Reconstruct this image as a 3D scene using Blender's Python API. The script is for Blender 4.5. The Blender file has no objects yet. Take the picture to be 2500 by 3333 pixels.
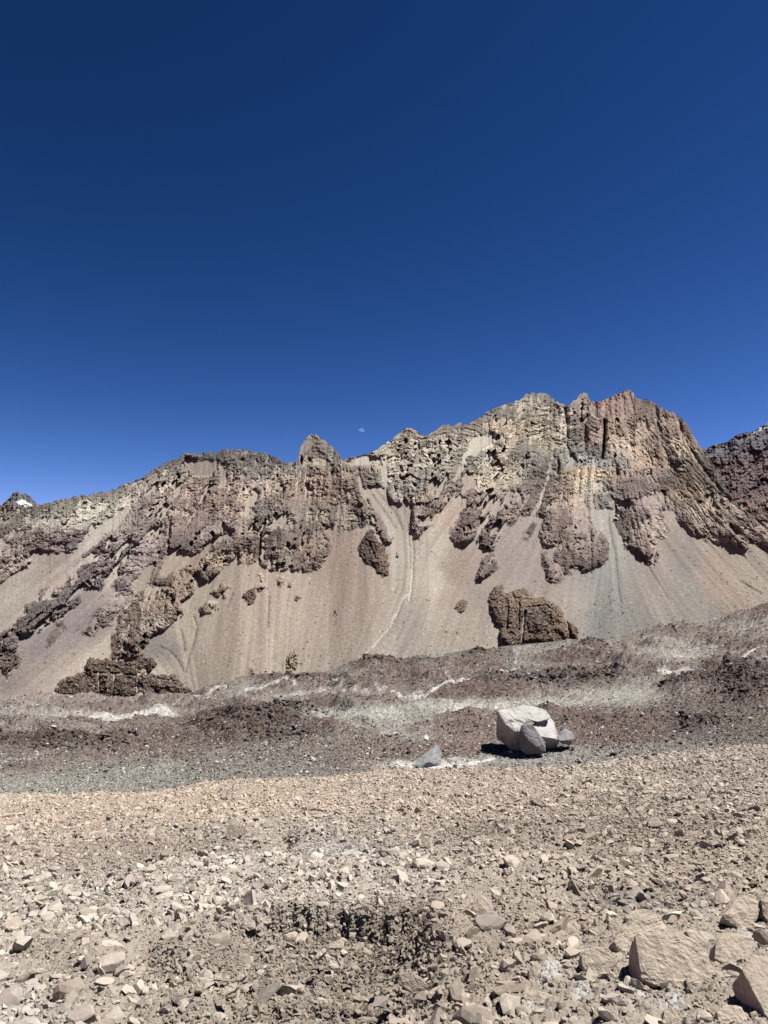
import bpy, bmesh, math, random
import numpy as np
from mathutils import Vector, Matrix

random.seed(7)
RNG = np.random.default_rng(7)
scene = bpy.context.scene
COL = scene.collection

# ------------------------------------------------------------------ camera
F = 2410.0                      # focal length in pixels of the 2500 x 3333 frame
PITCH = math.atan(277.5 / F)
CP, SP = math.cos(PITCH), math.sin(PITCH)
cam_data = bpy.data.cameras.new('camera')
cam_data.sensor_fit = 'VERTICAL'
cam_data.sensor_height = 24.0
cam_data.lens = 24.0 * F / 3333.0
cam_data.clip_start = 0.1
cam_data.clip_end = 20000
cam = bpy.data.objects.new('camera', cam_data)
COL.objects.link(cam)
cam.location = (0, 0, 0)
cam.rotation_euler = (math.pi / 2 + PITCH, 0, 0)
scene.camera = cam

# ------------------------------------------------------------------ light
SUN_V = Vector((0.43, -0.02, 0.90)).normalized()      # towards the sun
EXPO = 1.55
SUN_EL = math.asin(SUN_V.z)
SUN_ROT = math.atan2(SUN_V.x, SUN_V.y)
world = bpy.data.worlds.new('World')
scene.world = world
world.use_nodes = True
nt = world.node_tree
nt.nodes.clear()
sky = nt.nodes.new('ShaderNodeTexSky')
sky.sky_type = 'NISHITA'
sky.sun_disc = False
sky.sun_elevation = SUN_EL
sky.sun_rotation = SUN_ROT
sky.altitude = 4200
sky.air_density = 1.0
sky.dust_density = 0.0
sky.ozone_density = 3.0
bg = nt.nodes.new('ShaderNodeBackground')
bg.inputs['Strength'].default_value = 0.1
wo = nt.nodes.new('ShaderNodeOutputWorld')
# thin high-altitude air: deepen the sky's blue, channel by channel
sep = nt.nodes.new('ShaderNodeSeparateColor'); cmb = nt.nodes.new('ShaderNodeCombineColor')
nt.links.new(sky.outputs[0], sep.inputs[0])
SS = 0.1 * 2 ** EXPO
for i_, (g_, a_in, a_out) in enumerate([(2.70, .0452, .0085), (2.00, .0823, .0405), (1.93, .171, .158)]):
    p_ = nt.nodes.new('ShaderNodeMath'); p_.operation = 'POWER'; p_.inputs[1].default_value = g_
    m_ = nt.nodes.new('ShaderNodeMath'); m_.operation = 'MULTIPLY'
    m_.inputs[1].default_value = a_out / SS / (a_in * 14.35) ** g_
    nt.links.new(sep.outputs[i_], p_.inputs[0]); nt.links.new(p_.outputs[0], m_.inputs[0]); nt.links.new(m_.outputs[0], cmb.inputs[i_])
nt.links.new(cmb.outputs[0], bg.inputs['Color'])
nt.links.new(bg.outputs[0], wo.inputs['Surface'])
sd = bpy.data.lights.new('sun', 'SUN')
sd.energy = 4.6
sd.angle = math.radians(0.5)
sd.color = (1.0, 0.955, 0.90)
sun = bpy.data.objects.new('sun', sd)
COL.objects.link(sun)
sun.rotation_euler = (-SUN_V).to_track_quat('-Z', 'Y').to_euler()
scene.view_settings.view_transform = 'Standard'
scene.view_settings.look = 'None'
scene.view_settings.exposure = EXPO
scene.view_settings.gamma = 1.0
scene.view_settings.use_curve_mapping = False
scene.cycles.max_bounces = 4
scene.cycles.diffuse_bounces = 1
KLIT = 2.35                     # lit brightness of a surface of albedo 1 in this light, to turn seen colours into albedo

# ------------------------------------------------------------------ helpers
def lin(c):
    c = np.asarray(c, dtype=float) / 255.0
    return np.where(c <= 0.04045, c / 12.92, ((c + 0.055) / 1.055) ** 2.4)

def alb(c, gain=1.0, sat=0.85):
    a = lin(c) / KLIT * gain
    l = a.mean()
    return np.clip(l + (a - l) * sat, 0.01, 0.85)

def img_dir(x, y):
    """direction (X, T) of a photo pixel: at forward distance Y the point is (X*Y, Y, T*Y)"""
    px = (np.asarray(x, float) - 1250.0) / F
    py = (1666.5 - np.asarray(y, float)) / F
    dy = CP - py * SP
    dz = SP + py * CP
    return px / dy, dz / dy

def at(x, y, Y):
    X, T = img_dir(x, y)
    return Vector((float(X * Y), float(Y), float(T * Y)))

def C1(*p): return [(a / 1.8433, b / 1.8433 + 1200) for a, b in p]
def C2(*p): return [(a / 1.8433 + 800, b / 1.8433 + 1200) for a, b in p]
def C3(*p): return [(a / 1.8433 + 1600, b / 1.8433 + 1200) for a, b in p]
def C4(*p): return [(a / 1.8433, b / 1.8433 + 1900) for a, b in p]
def C5(*p): return [(a / 1.8433 + 800, b / 1.8433 + 1900) for a, b in p]
def C6(*p): return [(a / 1.8433 + 1600, b / 1.8433 + 1900) for a, b in p]

def smooth(a, b, x):
    t = np.clip((x - a) / (b - a), 0, 1)
    return t * t * (3 - 2 * t)

_tab = np.random.default_rng(11).integers(0, 1 << 30, 4096)
def _h(ix, iy, seed):
    ix = ix.astype(np.int64); iy = iy.astype(np.int64)
    h = (ix * 374761393 + iy * 668265263 + seed * 974634777) & 0xFFFFFFFF
    h = ((h ^ (h >> 13)) * 1274126177) & 0xFFFFFFFF
    h ^= h >> 16
    return h

_ang = np.linspace(0, 2 * np.pi, 256, endpoint=False)
_gx, _gy = np.cos(_ang), np.sin(_ang)
def pn(x, y, seed=0):
    """gradient noise, about -1..1"""
    x0 = np.floor(x); y0 = np.floor(y)
    fx = x - x0; fy = y - y0
    u = fx * fx * fx * (fx * (fx * 6 - 15) + 10)
    v = fy * fy * fy * (fy * (fy * 6 - 15) + 10)
    def g(ox, oy):
        h = _h(x0 + ox, y0 + oy, seed) & 255
        return _gx[h] * (fx - ox) + _gy[h] * (fy - oy)
    a = g(0, 0); b = g(1, 0); c = g(0, 1); d = g(1, 1)
    return (a + (b - a) * u + (c - a) * v + (a - b - c + d) * u * v) * 1.5

def fbm(x, y, octaves, seed=0, gain=0.5, lac=2.07):
    s = 0; a = 1.0; t = 0
    for i in range(octaves):
        s = s + a * pn(x, y, seed + i * 17); t += a
        a *= gain; x = x * lac + 3.7; y = y * lac - 1.3
    return s / t * 1.5

def ridged(x, y, octaves, seed=0, gain=0.55, lac=2.1):
    s = 0; a = 1.0; t = 0
    for i in range(octaves):
        s = s + a * (1 - np.abs(pn(x, y, seed + i * 13)) * 2); t += a
        a *= gain; x = x * lac + 1.7; y = y * lac + 5.3
    return s / t

def worley(x, y, seed=0):
    """F1, F2 and a random value of the nearest cell"""
    x0 = np.floor(x); y0 = np.floor(y)
    f1 = np.full(np.shape(x), 9.0); f2 = np.full(np.shape(x), 9.0); rv = np.zeros(np.shape(x))
    for oy in (-1, 0, 1):
        for ox in (-1, 0, 1):
            cx = x0 + ox; cy = y0 + oy
            h = _h(cx, cy, seed)
            px = cx + (h & 1023) / 1023.0; py = cy + ((h >> 10) & 1023) / 1023.0
            d = np.hypot(px - x, py - y)
            r = ((h >> 20) & 1023) / 1023.0
            near = d < f1
            f2 = np.where(near, f1, np.minimum(f2, d))
            rv = np.where(near, r, rv)
            f1 = np.where(near, d, f1)
    return f1, f2, rv

def interp(pts, x):
    p = np.array(pts, float)
    return np.interp(x, p[:, 0], p[:, 1])

# ---- raster in photo space for masks and flow lines (only used to lay out geometry and albedo)
RS = 3.0
RX0, RX1, RY0, RY1 = -300.0, 2800.0, 1230.0, 2720.0
rxs = np.arange(RX0, RX1, RS); rys = np.arange(RY0, RY1, RS)
GX, GY = np.meshgrid(rxs, rys)

def inside(poly, X, Y):
    p = np.array(poly, float)
    r = np.zeros(X.shape, bool)
    x0, y0 = p[:, 0].min(), p[:, 1].min(); x1, y1 = p[:, 0].max(), p[:, 1].max()
    sub = (X >= x0) & (X <= x1) & (Y >= y0) & (Y <= y1)
    xs = X[sub]; ys = Y[sub]
    rr = np.zeros(xs.shape, bool)
    n = len(p)
    for i in range(n):
        ax, ay = p[i]; bx, by = p[(i + 1) % n]
        if ay == by: continue
        c = ((ay > ys) != (by > ys)) & (xs < (bx - ax) * (ys - ay) / (by - ay) + ax)
        rr ^= c
    r[sub] = rr
    return r

def poly_mask(polys):
    m = np.zeros(GX.shape, bool)
    for p in polys: m |= inside(p, GX, GY)
    return m.astype(float)

def box(a, r, axis):
    r = int(max(1, r))
    pad = [(0, 0), (0, 0)]; pad[axis] = (r + 1, r)
    c = np.cumsum(np.pad(a, pad, mode='edge'), axis=axis)
    n = a.shape[axis]; k = 2 * r + 1
    if axis == 0: return (c[k:k + n] - c[:n]) / k
    return (c[:, k:k + n] - c[:, :n]) / k

def blur(a, px):
    r = px / RS / 1.7
    for _ in range(3):
        a = box(box(a, r, 0), r, 1)
    return a

def samp(R, x, y):
    fx = np.clip((x - RX0) / RS, 0, R.shape[1] - 1.001); fy = np.clip((y - RY0) / RS, 0, R.shape[0] - 1.001)
    ix = fx.astype(int); iy = fy.astype(int); fx = fx - ix; fy = fy - iy
    return (R[iy, ix] * (1 - fx) * (1 - fy) + R[iy, ix + 1] * fx * (1 - fy) + R[iy + 1, ix] * (1 - fx) * fy + R[iy + 1, ix + 1] * fx * fy)

def splats(lst, base, x, y, base_w=0.06, sat=0.85):
    """smooth colour map from (x, y, rx, ry, rgb) soft spots"""
    W = np.full(x.shape, base_w); C = np.array(alb(base, 1, sat))[None, :] * base_w * np.ones(x.shape + (1,))
    for sx, sy, rx, ry, rgb in lst:
        w = np.exp(-((x - sx) / rx) ** 2 - ((y - sy) / ry) ** 2)
        W = W + w; C = C + w[..., None] * alb(rgb, 1, sat)
    return C / W[..., None]

def polyline_dist(pts, x, y):
    d = np.full(x.shape, 1e9)
    for (ax, ay), (bx, by) in zip(pts[:-1], pts[1:]):
        vx, vy = bx - ax, by - ay
        t = np.clip(((x - ax) * vx + (y - ay) * vy) / (vx * vx + vy * vy + 1e-9), 0, 1)
        d = np.minimum(d, np.hypot(x - ax - t * vx, y - ay - t * vy))
    return d

def grid_mesh(name, P, attrs=None, flat=None):
    """P: rows x cols x 3 -> mesh object; attrs: name -> rows x cols x 3 colour or rows x cols float"""
    R_, C_ = P.shape[:2]
    me = bpy.data.meshes.new(name)
    me.vertices.add(R_ * C_)
    me.vertices.foreach_set('co', P.reshape(-1).astype(np.float32))
    idx = np.arange(R_ * C_).reshape(R_, C_)
    q = np.stack([idx[:-1, :-1], idx[:-1, 1:], idx[1:, 1:], idx[1:, :-1]], -1).reshape(-1, 4)
    n = len(q)
    me.loops.add(n * 4); me.loops.foreach_set('vertex_index', q.reshape(-1).astype(np.int32))
    me.polygons.add(n); me.polygons.foreach_set('loop_start', np.arange(0, n * 4, 4, dtype=np.int32))
    try: me.polygons.foreach_set('loop_total', np.full(n, 4, dtype=np.int32))
    except Exception: pass
    me.update(calc_edges=True)
    if flat is None: sm = np.ones(n, bool)
    else: sm = ~(flat[:-1, :-1].reshape(-1))
    me.polygons.foreach_set('use_smooth', sm)
    for k, v in (attrs or {}).items():
        if v.ndim == 3:
            a = me.attributes.new(k, 'FLOAT_COLOR', 'POINT')
            c = np.ones((R_ * C_, 4), np.float32); c[:, :3] = v.reshape(-1, 3)
            a.data.foreach_set('color', c.reshape(-1))
        else:
            a = me.attributes.new(k, 'FLOAT', 'POINT')
            a.data.foreach_set('value', v.reshape(-1).astype(np.float32))
    ob = bpy.data.objects.new(name, me)
    COL.objects.link(ob)
    return ob

# ------------------------------------------------------------------ materials
def ground_mat(name, scale, bump_dist, strength=1.0, var=0.18, fine=1.0):
    """albedo from the 'albedo' attribute, fine mottling and relief from 3D noise in world units"""
    m = bpy.data.materials.new(name); m.use_nodes = True
    n = m.node_tree; n.nodes.clear(); L = n.links
    o = n.nodes.new('ShaderNodeOutputMaterial'); b = n.nodes.new('ShaderNodeBsdfPrincipled')
    b.inputs['Roughness'].default_value = 0.93
    b.inputs['Specular IOR Level'].default_value = 0.15
    L.new(b.outputs[0], o.inputs[0])
    at_ = n.nodes.new('ShaderNodeAttribute'); at_.attribute_name = 'albedo'
    tc = n.nodes.new('ShaderNodeTexCoord')
    n1 = n.nodes.new('ShaderNodeTexNoise'); n1.inputs['Scale'].default_value = scale; n1.inputs['Detail'].default_value = 6; n1.inputs['Roughness'].default_value = 0.65
    L.new(tc.outputs['Object'], n1.inputs['Vector'])
    vo = n.nodes.new('ShaderNodeTexVoronoi'); vo.inputs['Scale'].default_value = scale * 1.7
    L.new(tc.outputs['Object'], vo.inputs['Vector'])
    mr = n.nodes.new('ShaderNodeMapRange'); mr.inputs[1].default_value = 0.3; mr.inputs[2].default_value = 0.7
    mr.inputs[3].default_value = 1 - var; mr.inputs[4].default_value = 1 + var
    L.new(n1.outputs[0], mr.inputs[0])
    sc = n.nodes.new('ShaderNodeVectorMath'); sc.operation = 'SCALE'
    L.new(at_.outputs['Color'], sc.inputs[0]); L.new(mr.outputs[0], sc.inputs['Scale'])
    L.new(sc.outputs[0], b.inputs['Base Color'])
    ad = n.nodes.new('ShaderNodeMath'); ad.operation = 'MULTIPLY_ADD'; ad.inputs[1].default_value = -0.5 * fine
    L.new(vo.outputs['Distance'], ad.inputs[0]); L.new(n1.outputs[0], ad.inputs[2])
    bp = n.nodes.new('ShaderNodeBump'); bp.inputs['Strength'].default_value = strength; bp.inputs['Distance'].default_value = bump_dist
    L.new(ad.outputs[0], bp.inputs['Height']); L.new(bp.outputs[0], b.inputs['Normal'])
    return m
# ================================================================== MOUNTAIN
RIDGE = [(-320, 1720), (-200, 1690), (-90, 1690)] + C1((0, 872), (60, 860), (120, 838), (230, 822), (330, 800), (480, 760), (520, 765), (560, 755), (640, 738), (700, 720),
    (760, 690), (860, 650), (920, 610), (1000, 565), (1060, 545), (1110, 508), (1200, 512), (1300, 500), (1350, 485), (1420, 490), (1500, 490)) \
    + C2((0, 488), (60, 500), (130, 515), (200, 540), (232, 565), (300, 560), (315, 540), (320, 500), (335, 465), (370, 415), (400, 400), (440, 405),
    (450, 428), (480, 430), (510, 465), (540, 490), (570, 535), (590, 552), (615, 530), (650, 530), (720, 515), (790, 485), (840, 450), (900, 405),
    (950, 365), (1000, 362), (1030, 385), (1060, 405), (1120, 385), (1170, 350), (1215, 335), (1240, 350), (1275, 330), (1300, 340), (1380, 315),
    (1420, 280), (1450, 262), (1500, 240), (1560, 212), (1600, 205)) \
    + C3((50, 225), (120, 215), (160, 190), (220, 150), (280, 155), (310, 148), (350, 165), (390, 200), (420, 218), (470, 215), (490, 195), (540, 155),
    (575, 148), (585, 180), (600, 200), (650, 198), (720, 170), (760, 155), (790, 135), (835, 125), (855, 150), (860, 175), (900, 190), (950, 195),
    (985, 210), (1010, 235), (1060, 258), (1100, 270), (1140, 300), (1180, 345), (1200, 385), (1225, 425), (1250, 470), (1275, 495), (1300, 535),
    (1330, 580), (1370, 650), (1400, 710), (1440, 775), (1560, 850), (1659, 910)) + [(2620, 1790), (2800, 1850)]
BORDER = [(-320, 2285)] + C4((0, 700), (330, 670), (700, 690), (1000, 675), (1140, 660), (1300, 620), (1440, 570), (1600, 556)) \
    + C5((100, 562), (500, 530), (640, 475), (760, 455), (900, 470), (1100, 425), (1400, 402)) \
    + C6((0, 390), (80, 378), (500, 340), (700, 330), (850, 300), (1000, 265), (1240, 245), (1300, 235), (1450, 190), (1560, 150), (1659, 115)) + [(2650, 1930), (2800, 1900)]

ROCK = [
    # main mass, ridge to the heads of the screes
    [(-320, 1100), (2850, 1100), (2850, 1900)] + C3((1900, 1200), (1659, 1085), (1620, 1055), (1540, 1020), (1575, 1100), (1560, 1145), (1500, 1085), (1440, 1050), (1400, 1060),
        (1280, 1030), (1200, 985), (1120, 920), (1100, 850), (1050, 850), (1030, 890), (1065, 950), (1050, 1015), (980, 1015), (1015, 1080), (1000, 1150), (985, 1172),
        (930, 1155), (925, 1125), (870, 1092), (820, 1080), (785, 1045), (760, 980), (735, 930), (728, 870), (700, 840), (600, 850), (620, 930), (670, 1000),
        (708, 1045), (706, 1110), (690, 1175), (600, 1215), (560, 1222), (490, 1200), (485, 1240), (440, 1245), (415, 1190), (370, 1150), (388, 1075), (420, 990),
        (430, 930), (410, 1010), (380, 1060), (300, 1072), (275, 1000), (300, 925), (335, 885), (300, 885), (170, 880), (100, 872))
    + C2((1659, 870), (1640, 900), (1610, 940), (1530, 980), (1500, 1060), (1480, 1090), (1420, 1090), (1385, 1040), (1420, 960), (1430, 890), (1395, 900), (1400, 960),
        (1365, 1035), (1310, 1060), (1250, 1050), (1215, 990), (1245, 920), (1300, 835), (1220, 850), (1140, 872), (1133, 900), (1130, 960), (1040, 1025),
        (1010, 1000), (968, 930), (1000, 870), (1005, 815), (930, 822), (870, 800), (850, 750), (845, 715), (760, 712), (715, 700), (725, 740), (750, 800), (800, 860), (850, 950), (885, 1020),
        (890, 1060), (920, 1140), (880, 1130), (850, 1080), (820, 1030), (770, 960), (750, 920), (730, 880), (725, 950), (680, 952), (620, 978), (560, 982), (500, 950), (460, 930),
        (510, 1000), (515, 1060), (480, 1130), (470, 1180), (440, 1195), (400, 1225), (330, 1220), (240, 1205), (180, 1215), (130, 1200), (75, 1190))
    + C1((1550, 1150), (1500, 1180), (1420, 1170), (1340, 1190), (1320, 1230), (1240, 1282), (1190, 1262), (1212, 1220), (1165, 1235), (1160, 1300), (1172, 1350), (1110, 1392),
        (1085, 1430)) + C4((1090, 100), (1090, 170), (1060, 230), (1000, 270), (930, 310), (860, 370), (840, 385), (862, 415), (810, 450), (710, 462), (650, 452), (690, 395),
        (652, 372), (668, 300), (690, 255), (720, 200), (755, 120), (700, 200), (620, 262), (560, 312), (520, 310), (480, 300), (500, 230), (560, 110), (620, 20), (640, -40))
    + C1((720, 1230), (650, 1350), (600, 1362), (585, 1320), (480, 1322), (490, 1400)) + C4((495, 100), (480, 152), (420, 150), (385, 190), (385, 280), (340, 340), (270, 392), (290, 340), (312, 290),
        (345, 262), (330, 225), (260, 250), (230, 300), (150, 310), (100, 300), (100, 380), (125, 450), (120, 500), (40, 560), (10, 540), (0, 500), (-200, 560), (-500, 640), (-560, 560), (-200, 420), (0, 290),
        (60, 260), (100, 230), (150, 140), (230, 80), (225, 60), (270, 40), (330, 10))
    + C1((395, 1300), (410, 1240), (470, 1200), (430, 1190), (480, 1130), (540, 1080), (620, 1010), (700, 950), (760, 890), (775, 850), (770, 832), (700, 870), (620, 922), (560, 975), (490, 1020), (470, 1080), (380, 1110), (200, 1090),
        (180, 1130), (200, 1165), (100, 1220), (0, 1290), (-300, 1420), (-560, 1500), (-560, 900)),
    C1((1290, 1320), (1340, 1280), (1392, 1330), (1380, 1372), (1320, 1388), (1270, 1350)),
    C4((1185, 150), (1240, 90), (1290, 110), (1312, 150), (1270, 192), (1200, 172)),
    C3((180, 1045), (205, 970), (235, 920), (280, 905), (262, 960), (232, 1022)),
    C3((300, 1100), (330, 1098), (352, 1160), (400, 1190), (422, 1250), (402, 1292), (350, 1285), (312, 1200)),
    C2((1368, 1282), (1400, 1205), (1430, 1130), (1480, 1100), (1500, 1155), (1532, 1215), (1450, 1242), (1420, 1276)),
    C2((185, 1250), (230, 1228), (290, 1292), (272, 1336), (195, 1312)),
    C2((40, 1240), (90, 1225), (120, 1270), (60, 1262)), C2((60, 1290), (130, 1285), (150, 1310), (90, 1340)),
    C3((1470, 1330), (1520, 1345), (1580, 1370), (1560, 1375), (1500, 1352)),
    C4((1485, 510), (1520, 500), (1540, 515), (1500, 545)), C5((20, 515), (60, 505), (70, 530), (30, 545)),
]
SCREE_IN = [
    C1((1015, 1070), (1060, 1110), (1110, 1095), (1150, 1130), (1250, 1040), (1380, 965), (1410, 985), (1300, 1045), (1240, 1110), (1190, 1182), (1100, 1190), (1000, 1240), (940, 1250), (985, 1170)),
    C1((870, 1190), (925, 1165), (905, 1260), (860, 1330), (800, 1345), (790, 1290), (840, 1250)),
    C1((1525, 715), (1560, 740), (1525, 830), (1470, 885), (1445, 865), (1480, 780)),
    C1((1110, 530), (1290, 565), (1270, 640), (1190, 640), (1130, 590)),
    C4((590, 100), (650, 40), (700, 30), (640, 120), (560, 180), (500, 290), (495, 190)),
    C4((870, 625), (820, 600), (840, 560), (830, 545), (700, 560), (600, 600), (520, 640), (590, 560), (650, 530), (760, 540), (830, 520), (900, 600)),
    C3((450, 520), (525, 515), (490, 590), (470, 590)),
    C2((810, 560), (850, 600), (845, 740), (820, 700), (800, 620)),
    C2((1360, 420), (1480, 380), (1500, 420), (1380, 520), (1300, 540)),
    C2((600, 548), (700, 528), (800, 540), (820, 570), (700, 575), (620, 572)),
]
rock_r = np.clip(poly_mask(ROCK) - poly_mask(SCREE_IN), 0, 1)
rock_b1 = blur(rock_r, 14); rock_b2 = blur(rock_r, 60)

FLOW = [(400, 1680, -1.2), (150, 1850, -1.3), (0, 2020, -1.3), (60, 2180, -1.2), (230, 2050, -1.1), (150, 2150, -1.3), (320, 2080, -1.3), (200, 2220, -1.5),
    (560, 2080, 0.1), (640, 2060, -0.3), (600, 2170, 0.2), (540, 2130, 1.0), (470, 2200, 0.6), (650, 1960, -0.3), (760, 1960, -0.12), (860, 2000, -0.02), (740, 2150, -0.2), (880, 2150, -0.05),
    (600, 1820, -0.5), (700, 1740, -0.7), (850, 1620, -0.6),
    (1080, 1740, -0.25), (1130, 1850, -0.05), (1050, 1900, -0.35), (1230, 1900, 0.25), (1150, 2050, 0.0), (1250, 2080, -0.3),
    (1210, 1610, 0.45), (1290, 1700, 0.45), (1330, 1800, 0.12), (1330, 1880, -0.15), (1310, 1950, -0.45), (1270, 2030, -0.7), (1200, 2110, -0.9),
    (1500, 1670, -0.8), (1420, 1750, -0.75), (1400, 1850, -0.35), (1480, 1850, -0.7), (1420, 1980, -0.3), (1500, 2060, -0.35), (1600, 1990, -0.3),
    (1700, 1720, -0.55), (1640, 1800, -0.75), (1750, 1850, -0.35), (1820, 1940, -0.1), (1970, 1680, 0.1), (1990, 1780, 0.1), (1920, 1900, -0.2), (1950, 2020, -0.05), (2080, 1880, 0.4), (2100, 1980, 0.45),
    (2200, 1740, 0.7), (2250, 1850, 0.85), (2300, 1950, 0.9), (2400, 1850, 1.0), (2450, 1960, 1.0), (2450, 1650, 1.1), (2480, 1750, 1.0),
    (1300, 1480, -0.2), (1600, 1480, -0.6), (1870, 1480, -0.2), (2100, 1450, 0.2), (2250, 1550, 0.7), (1020, 1550, -0.1), (700, 1560, -0.4), (400, 1620, -0.9)]
fw = np.full(GX.shape, 1e-12); fs = np.zeros(GX.shape)
for fx_, fy_, s_ in FLOW:
    w_ = 1.0 / (((GX - fx_) ** 2 + (1.0 * (GY - fy_)) ** 2) + 900.0) ** 1.6
    fw += w_; fs += w_ * s_
flow = fs / fw
nrm_ = np.sqrt(flow ** 2 + 1)
fdx, fdy = flow / nrm_, 1 / nrm_

def lic(src, steps, step):
    acc = src.copy(); wsum = 1.0
    for sgn in (1, -1):
        px, py = GX.copy(), GY.copy()
        for k in range(steps):
            sx = samp(fdx, px, py); sy = samp(fdy, px, py)
            px += sgn * sx * step; py += sgn * sy * step
            w = 1 - k / steps
            acc += samp(src, px, py) * w; wsum += w
    acc /= wsum
    return (acc - acc.mean()) / acc.std()
noise_f = np.random.default_rng(3).standard_normal(GX.shape)
lic_f = lic(noise_f, 22, 6.0)                       # fine runnels
lic_m = lic(blur(noise_f, 9) * 12, 22, 9.0)         # broader streaks
lic_b = lic(blur(noise_f[::-1], 26) * 40, 16, 14.0) # bands

NC, NR = 1180, 345
cx = np.linspace(-250, 2750, NC)
ridge = interp(RIDGE, cx)
jag = (ridged(cx / 30, cx * 0, 4, 5) - 0.35) * 9 + fbm(cx / 9, cx * 0 + 2, 3, 9) * 4.5
calm = smooth(0, 1, np.clip((interp([(0, 1), (590, 1), (600, 1), (925, 1), (930, .15), (960, .15), (970, 1), (1120, 1), (1130, .2), (1230, .25), (1260, 1), (1925, 1), (1935, .2), (1990, .2), (2000, 1), (2370, 1), (2390, .2), (2800, .2)], cx)), 0, 1))
ridge = ridge - jag * calm
border = interp(BORDER, cx) + 26
tt = np.linspace(0, 1, NR)
U = np.repeat(cx[None, :], NR, 0)
V = border[None, :] + tt[:, None] * (ridge - border)[None, :]
# distance: integrate the slope up each column
_, TB = img_dir(U, V)
slope = 0.60 + 0.28 * smooth(0.15, 0.9, tt)[:, None] * np.ones_like(U)
BASE_Y = 210.0
lnY = np.zeros_like(U)
dT = np.diff(TB, axis=0)
lnY[1:] = np.cumsum(dT / (0.5 * (slope[1:] + slope[:-1]) - 0.5 * (TB[1:] + TB[:-1])), axis=0)
Yb = BASE_Y * np.exp(lnY)

# ---- masks at the vertices
wx = fbm(U / 38, V / 38, 5, 21, gain=.52) * 12 + fbm(U / 7, V / 7, 2, 25) * 3
wy = fbm(U / 38, V / 38, 5, 22, gain=.52) * 12 + fbm(U / 7, V / 7, 2, 26) * 3
UW, VW = U + wx, V + wy
m0 = samp(rock_r, UW, VW)
m1 = samp(rock_b1, U + wx * .6, V + wy * .6); m2 = samp(rock_b2, U, V)
# scree showing inside the rock where it is broken up, fading near fresh edges
breakup = fbm(U / 55 + 0.35 * V / 55, V / 70, 4, 31) + 0.45 * pn(U / 16, V / 16, 32)
lf, lm, lb = samp(lic_f, U, V), samp(lic_m, U, V), samp(lic_b, U, V)
topd = V - ridge[None, :]
loose = interp([(-300, .25), (200, .0), (480, .42), (900, .42), (1000, .1), (1130, .1), (1300, .7), (1650, .5), (1800, .05), (2200, -.05), (2500, .2)], cx)[None, :] * smooth(12, 60, topd)
clump = fbm(UW / 78 + .25 * lm, VW / 62, 6, 33, gain=.62) + .12 * lb + .38 * (1 - smooth(.35, .8, m2)) * .8 + .2 * smooth(40, 10, topd)
core = smooth(-.14, .06, clump)
chute = smooth(.62, .95, .30 * lb + .25 * lm - .9 * clump + .8 * breakup + loose)
rmask = m0 * (1 - chute) * smooth(-0.62, -0.3, breakup + 0.9 * (m2 - 0.55) + .5 * smooth(25, 5, V - ridge[None, :]))
lf, lm, lb = samp(lic_f, U, V), samp(lic_m, U, V), samp(lic_b, U, V)

# ---- relief along the sight line, in photo pixels
def gully(x, y, s): return ridged(x, y, 4, s)
flw = np.clip(samp(blur(flow, 60), U, V), -1.1, 1.1)
Uf = U - flw * (V - 1700)
g1 = ridged((Uf + 0.7 * wx) / 130, V / 300, 3, 41)           # big buttresses
g2 = ridged((Uf + wx) / 52, VW / 105, 4, 42)
blk_f1, blk_f2, blk_r = worley(UW / 26 + V / 200, VW / 20, 51)
bs_f1, bs_f2, bs_r = worley(UW / 11, VW / 8.5, 52)
fine = fbm(U / 9, V / 8, 3, 61)
fold = 30 * pn(U / 170, V / 260, 71) + 14 * pn(U / 55, V / 80, 72) + 5 * pn(U / 20, V / 40, 79)
tilt = interp([(0, -.32), (500, -.25), (900, -.1), (1300, 0.02), (1900, .0), (2300, .30), (2600, .35)], cx)[None, :]
strat = V - tilt * (U - 1250) + fold
band = np.sin(strat / 8.2 * 2 * np.pi / 2 + 1.4 * pn(U / 90, V / 30, 73))
saw = (strat / 17.0 + 0.3 * pn(U / 60, V / 60, 74)) % 1.0
saw2 = (strat / 7.6) % 1.0
# how strongly bedded the rock is
bed = np.zeros_like(U)
for bx_, by_, br_, bh_, bw_ in [(1330, 1450, 170, 70, 1), (1500, 1430, 150, 80, 1), (1290, 1560, 110, 60, .8), (1820, 1380, 130, 70, 1), (1900, 1400, 90, 90, 1), (350, 1870, 150, 90, .8), (230, 1760, 130, 60, .8), (350, 1960, 150, 90, .8),
        (2150, 1500, 140, 90, .5), (2290, 1560, 70, 60, 1.0), (1700, 1450, 100, 80, .5), (600, 1540, 180, 50, .6), (430, 1560, 120, 30, .8), (1640, 1700, 100, 60, .6), (1790, 1600, 120, 60, .5), (80, 1740, 130, 70, .6), (2400, 1600, 60, 60, .7), (1480, 1560, 100, 50, .8)]:
    bed = np.maximum(bed, bw_ * np.exp(-((U - bx_) / br_) ** 2 - ((V - by_) / bh_) ** 2))
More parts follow.
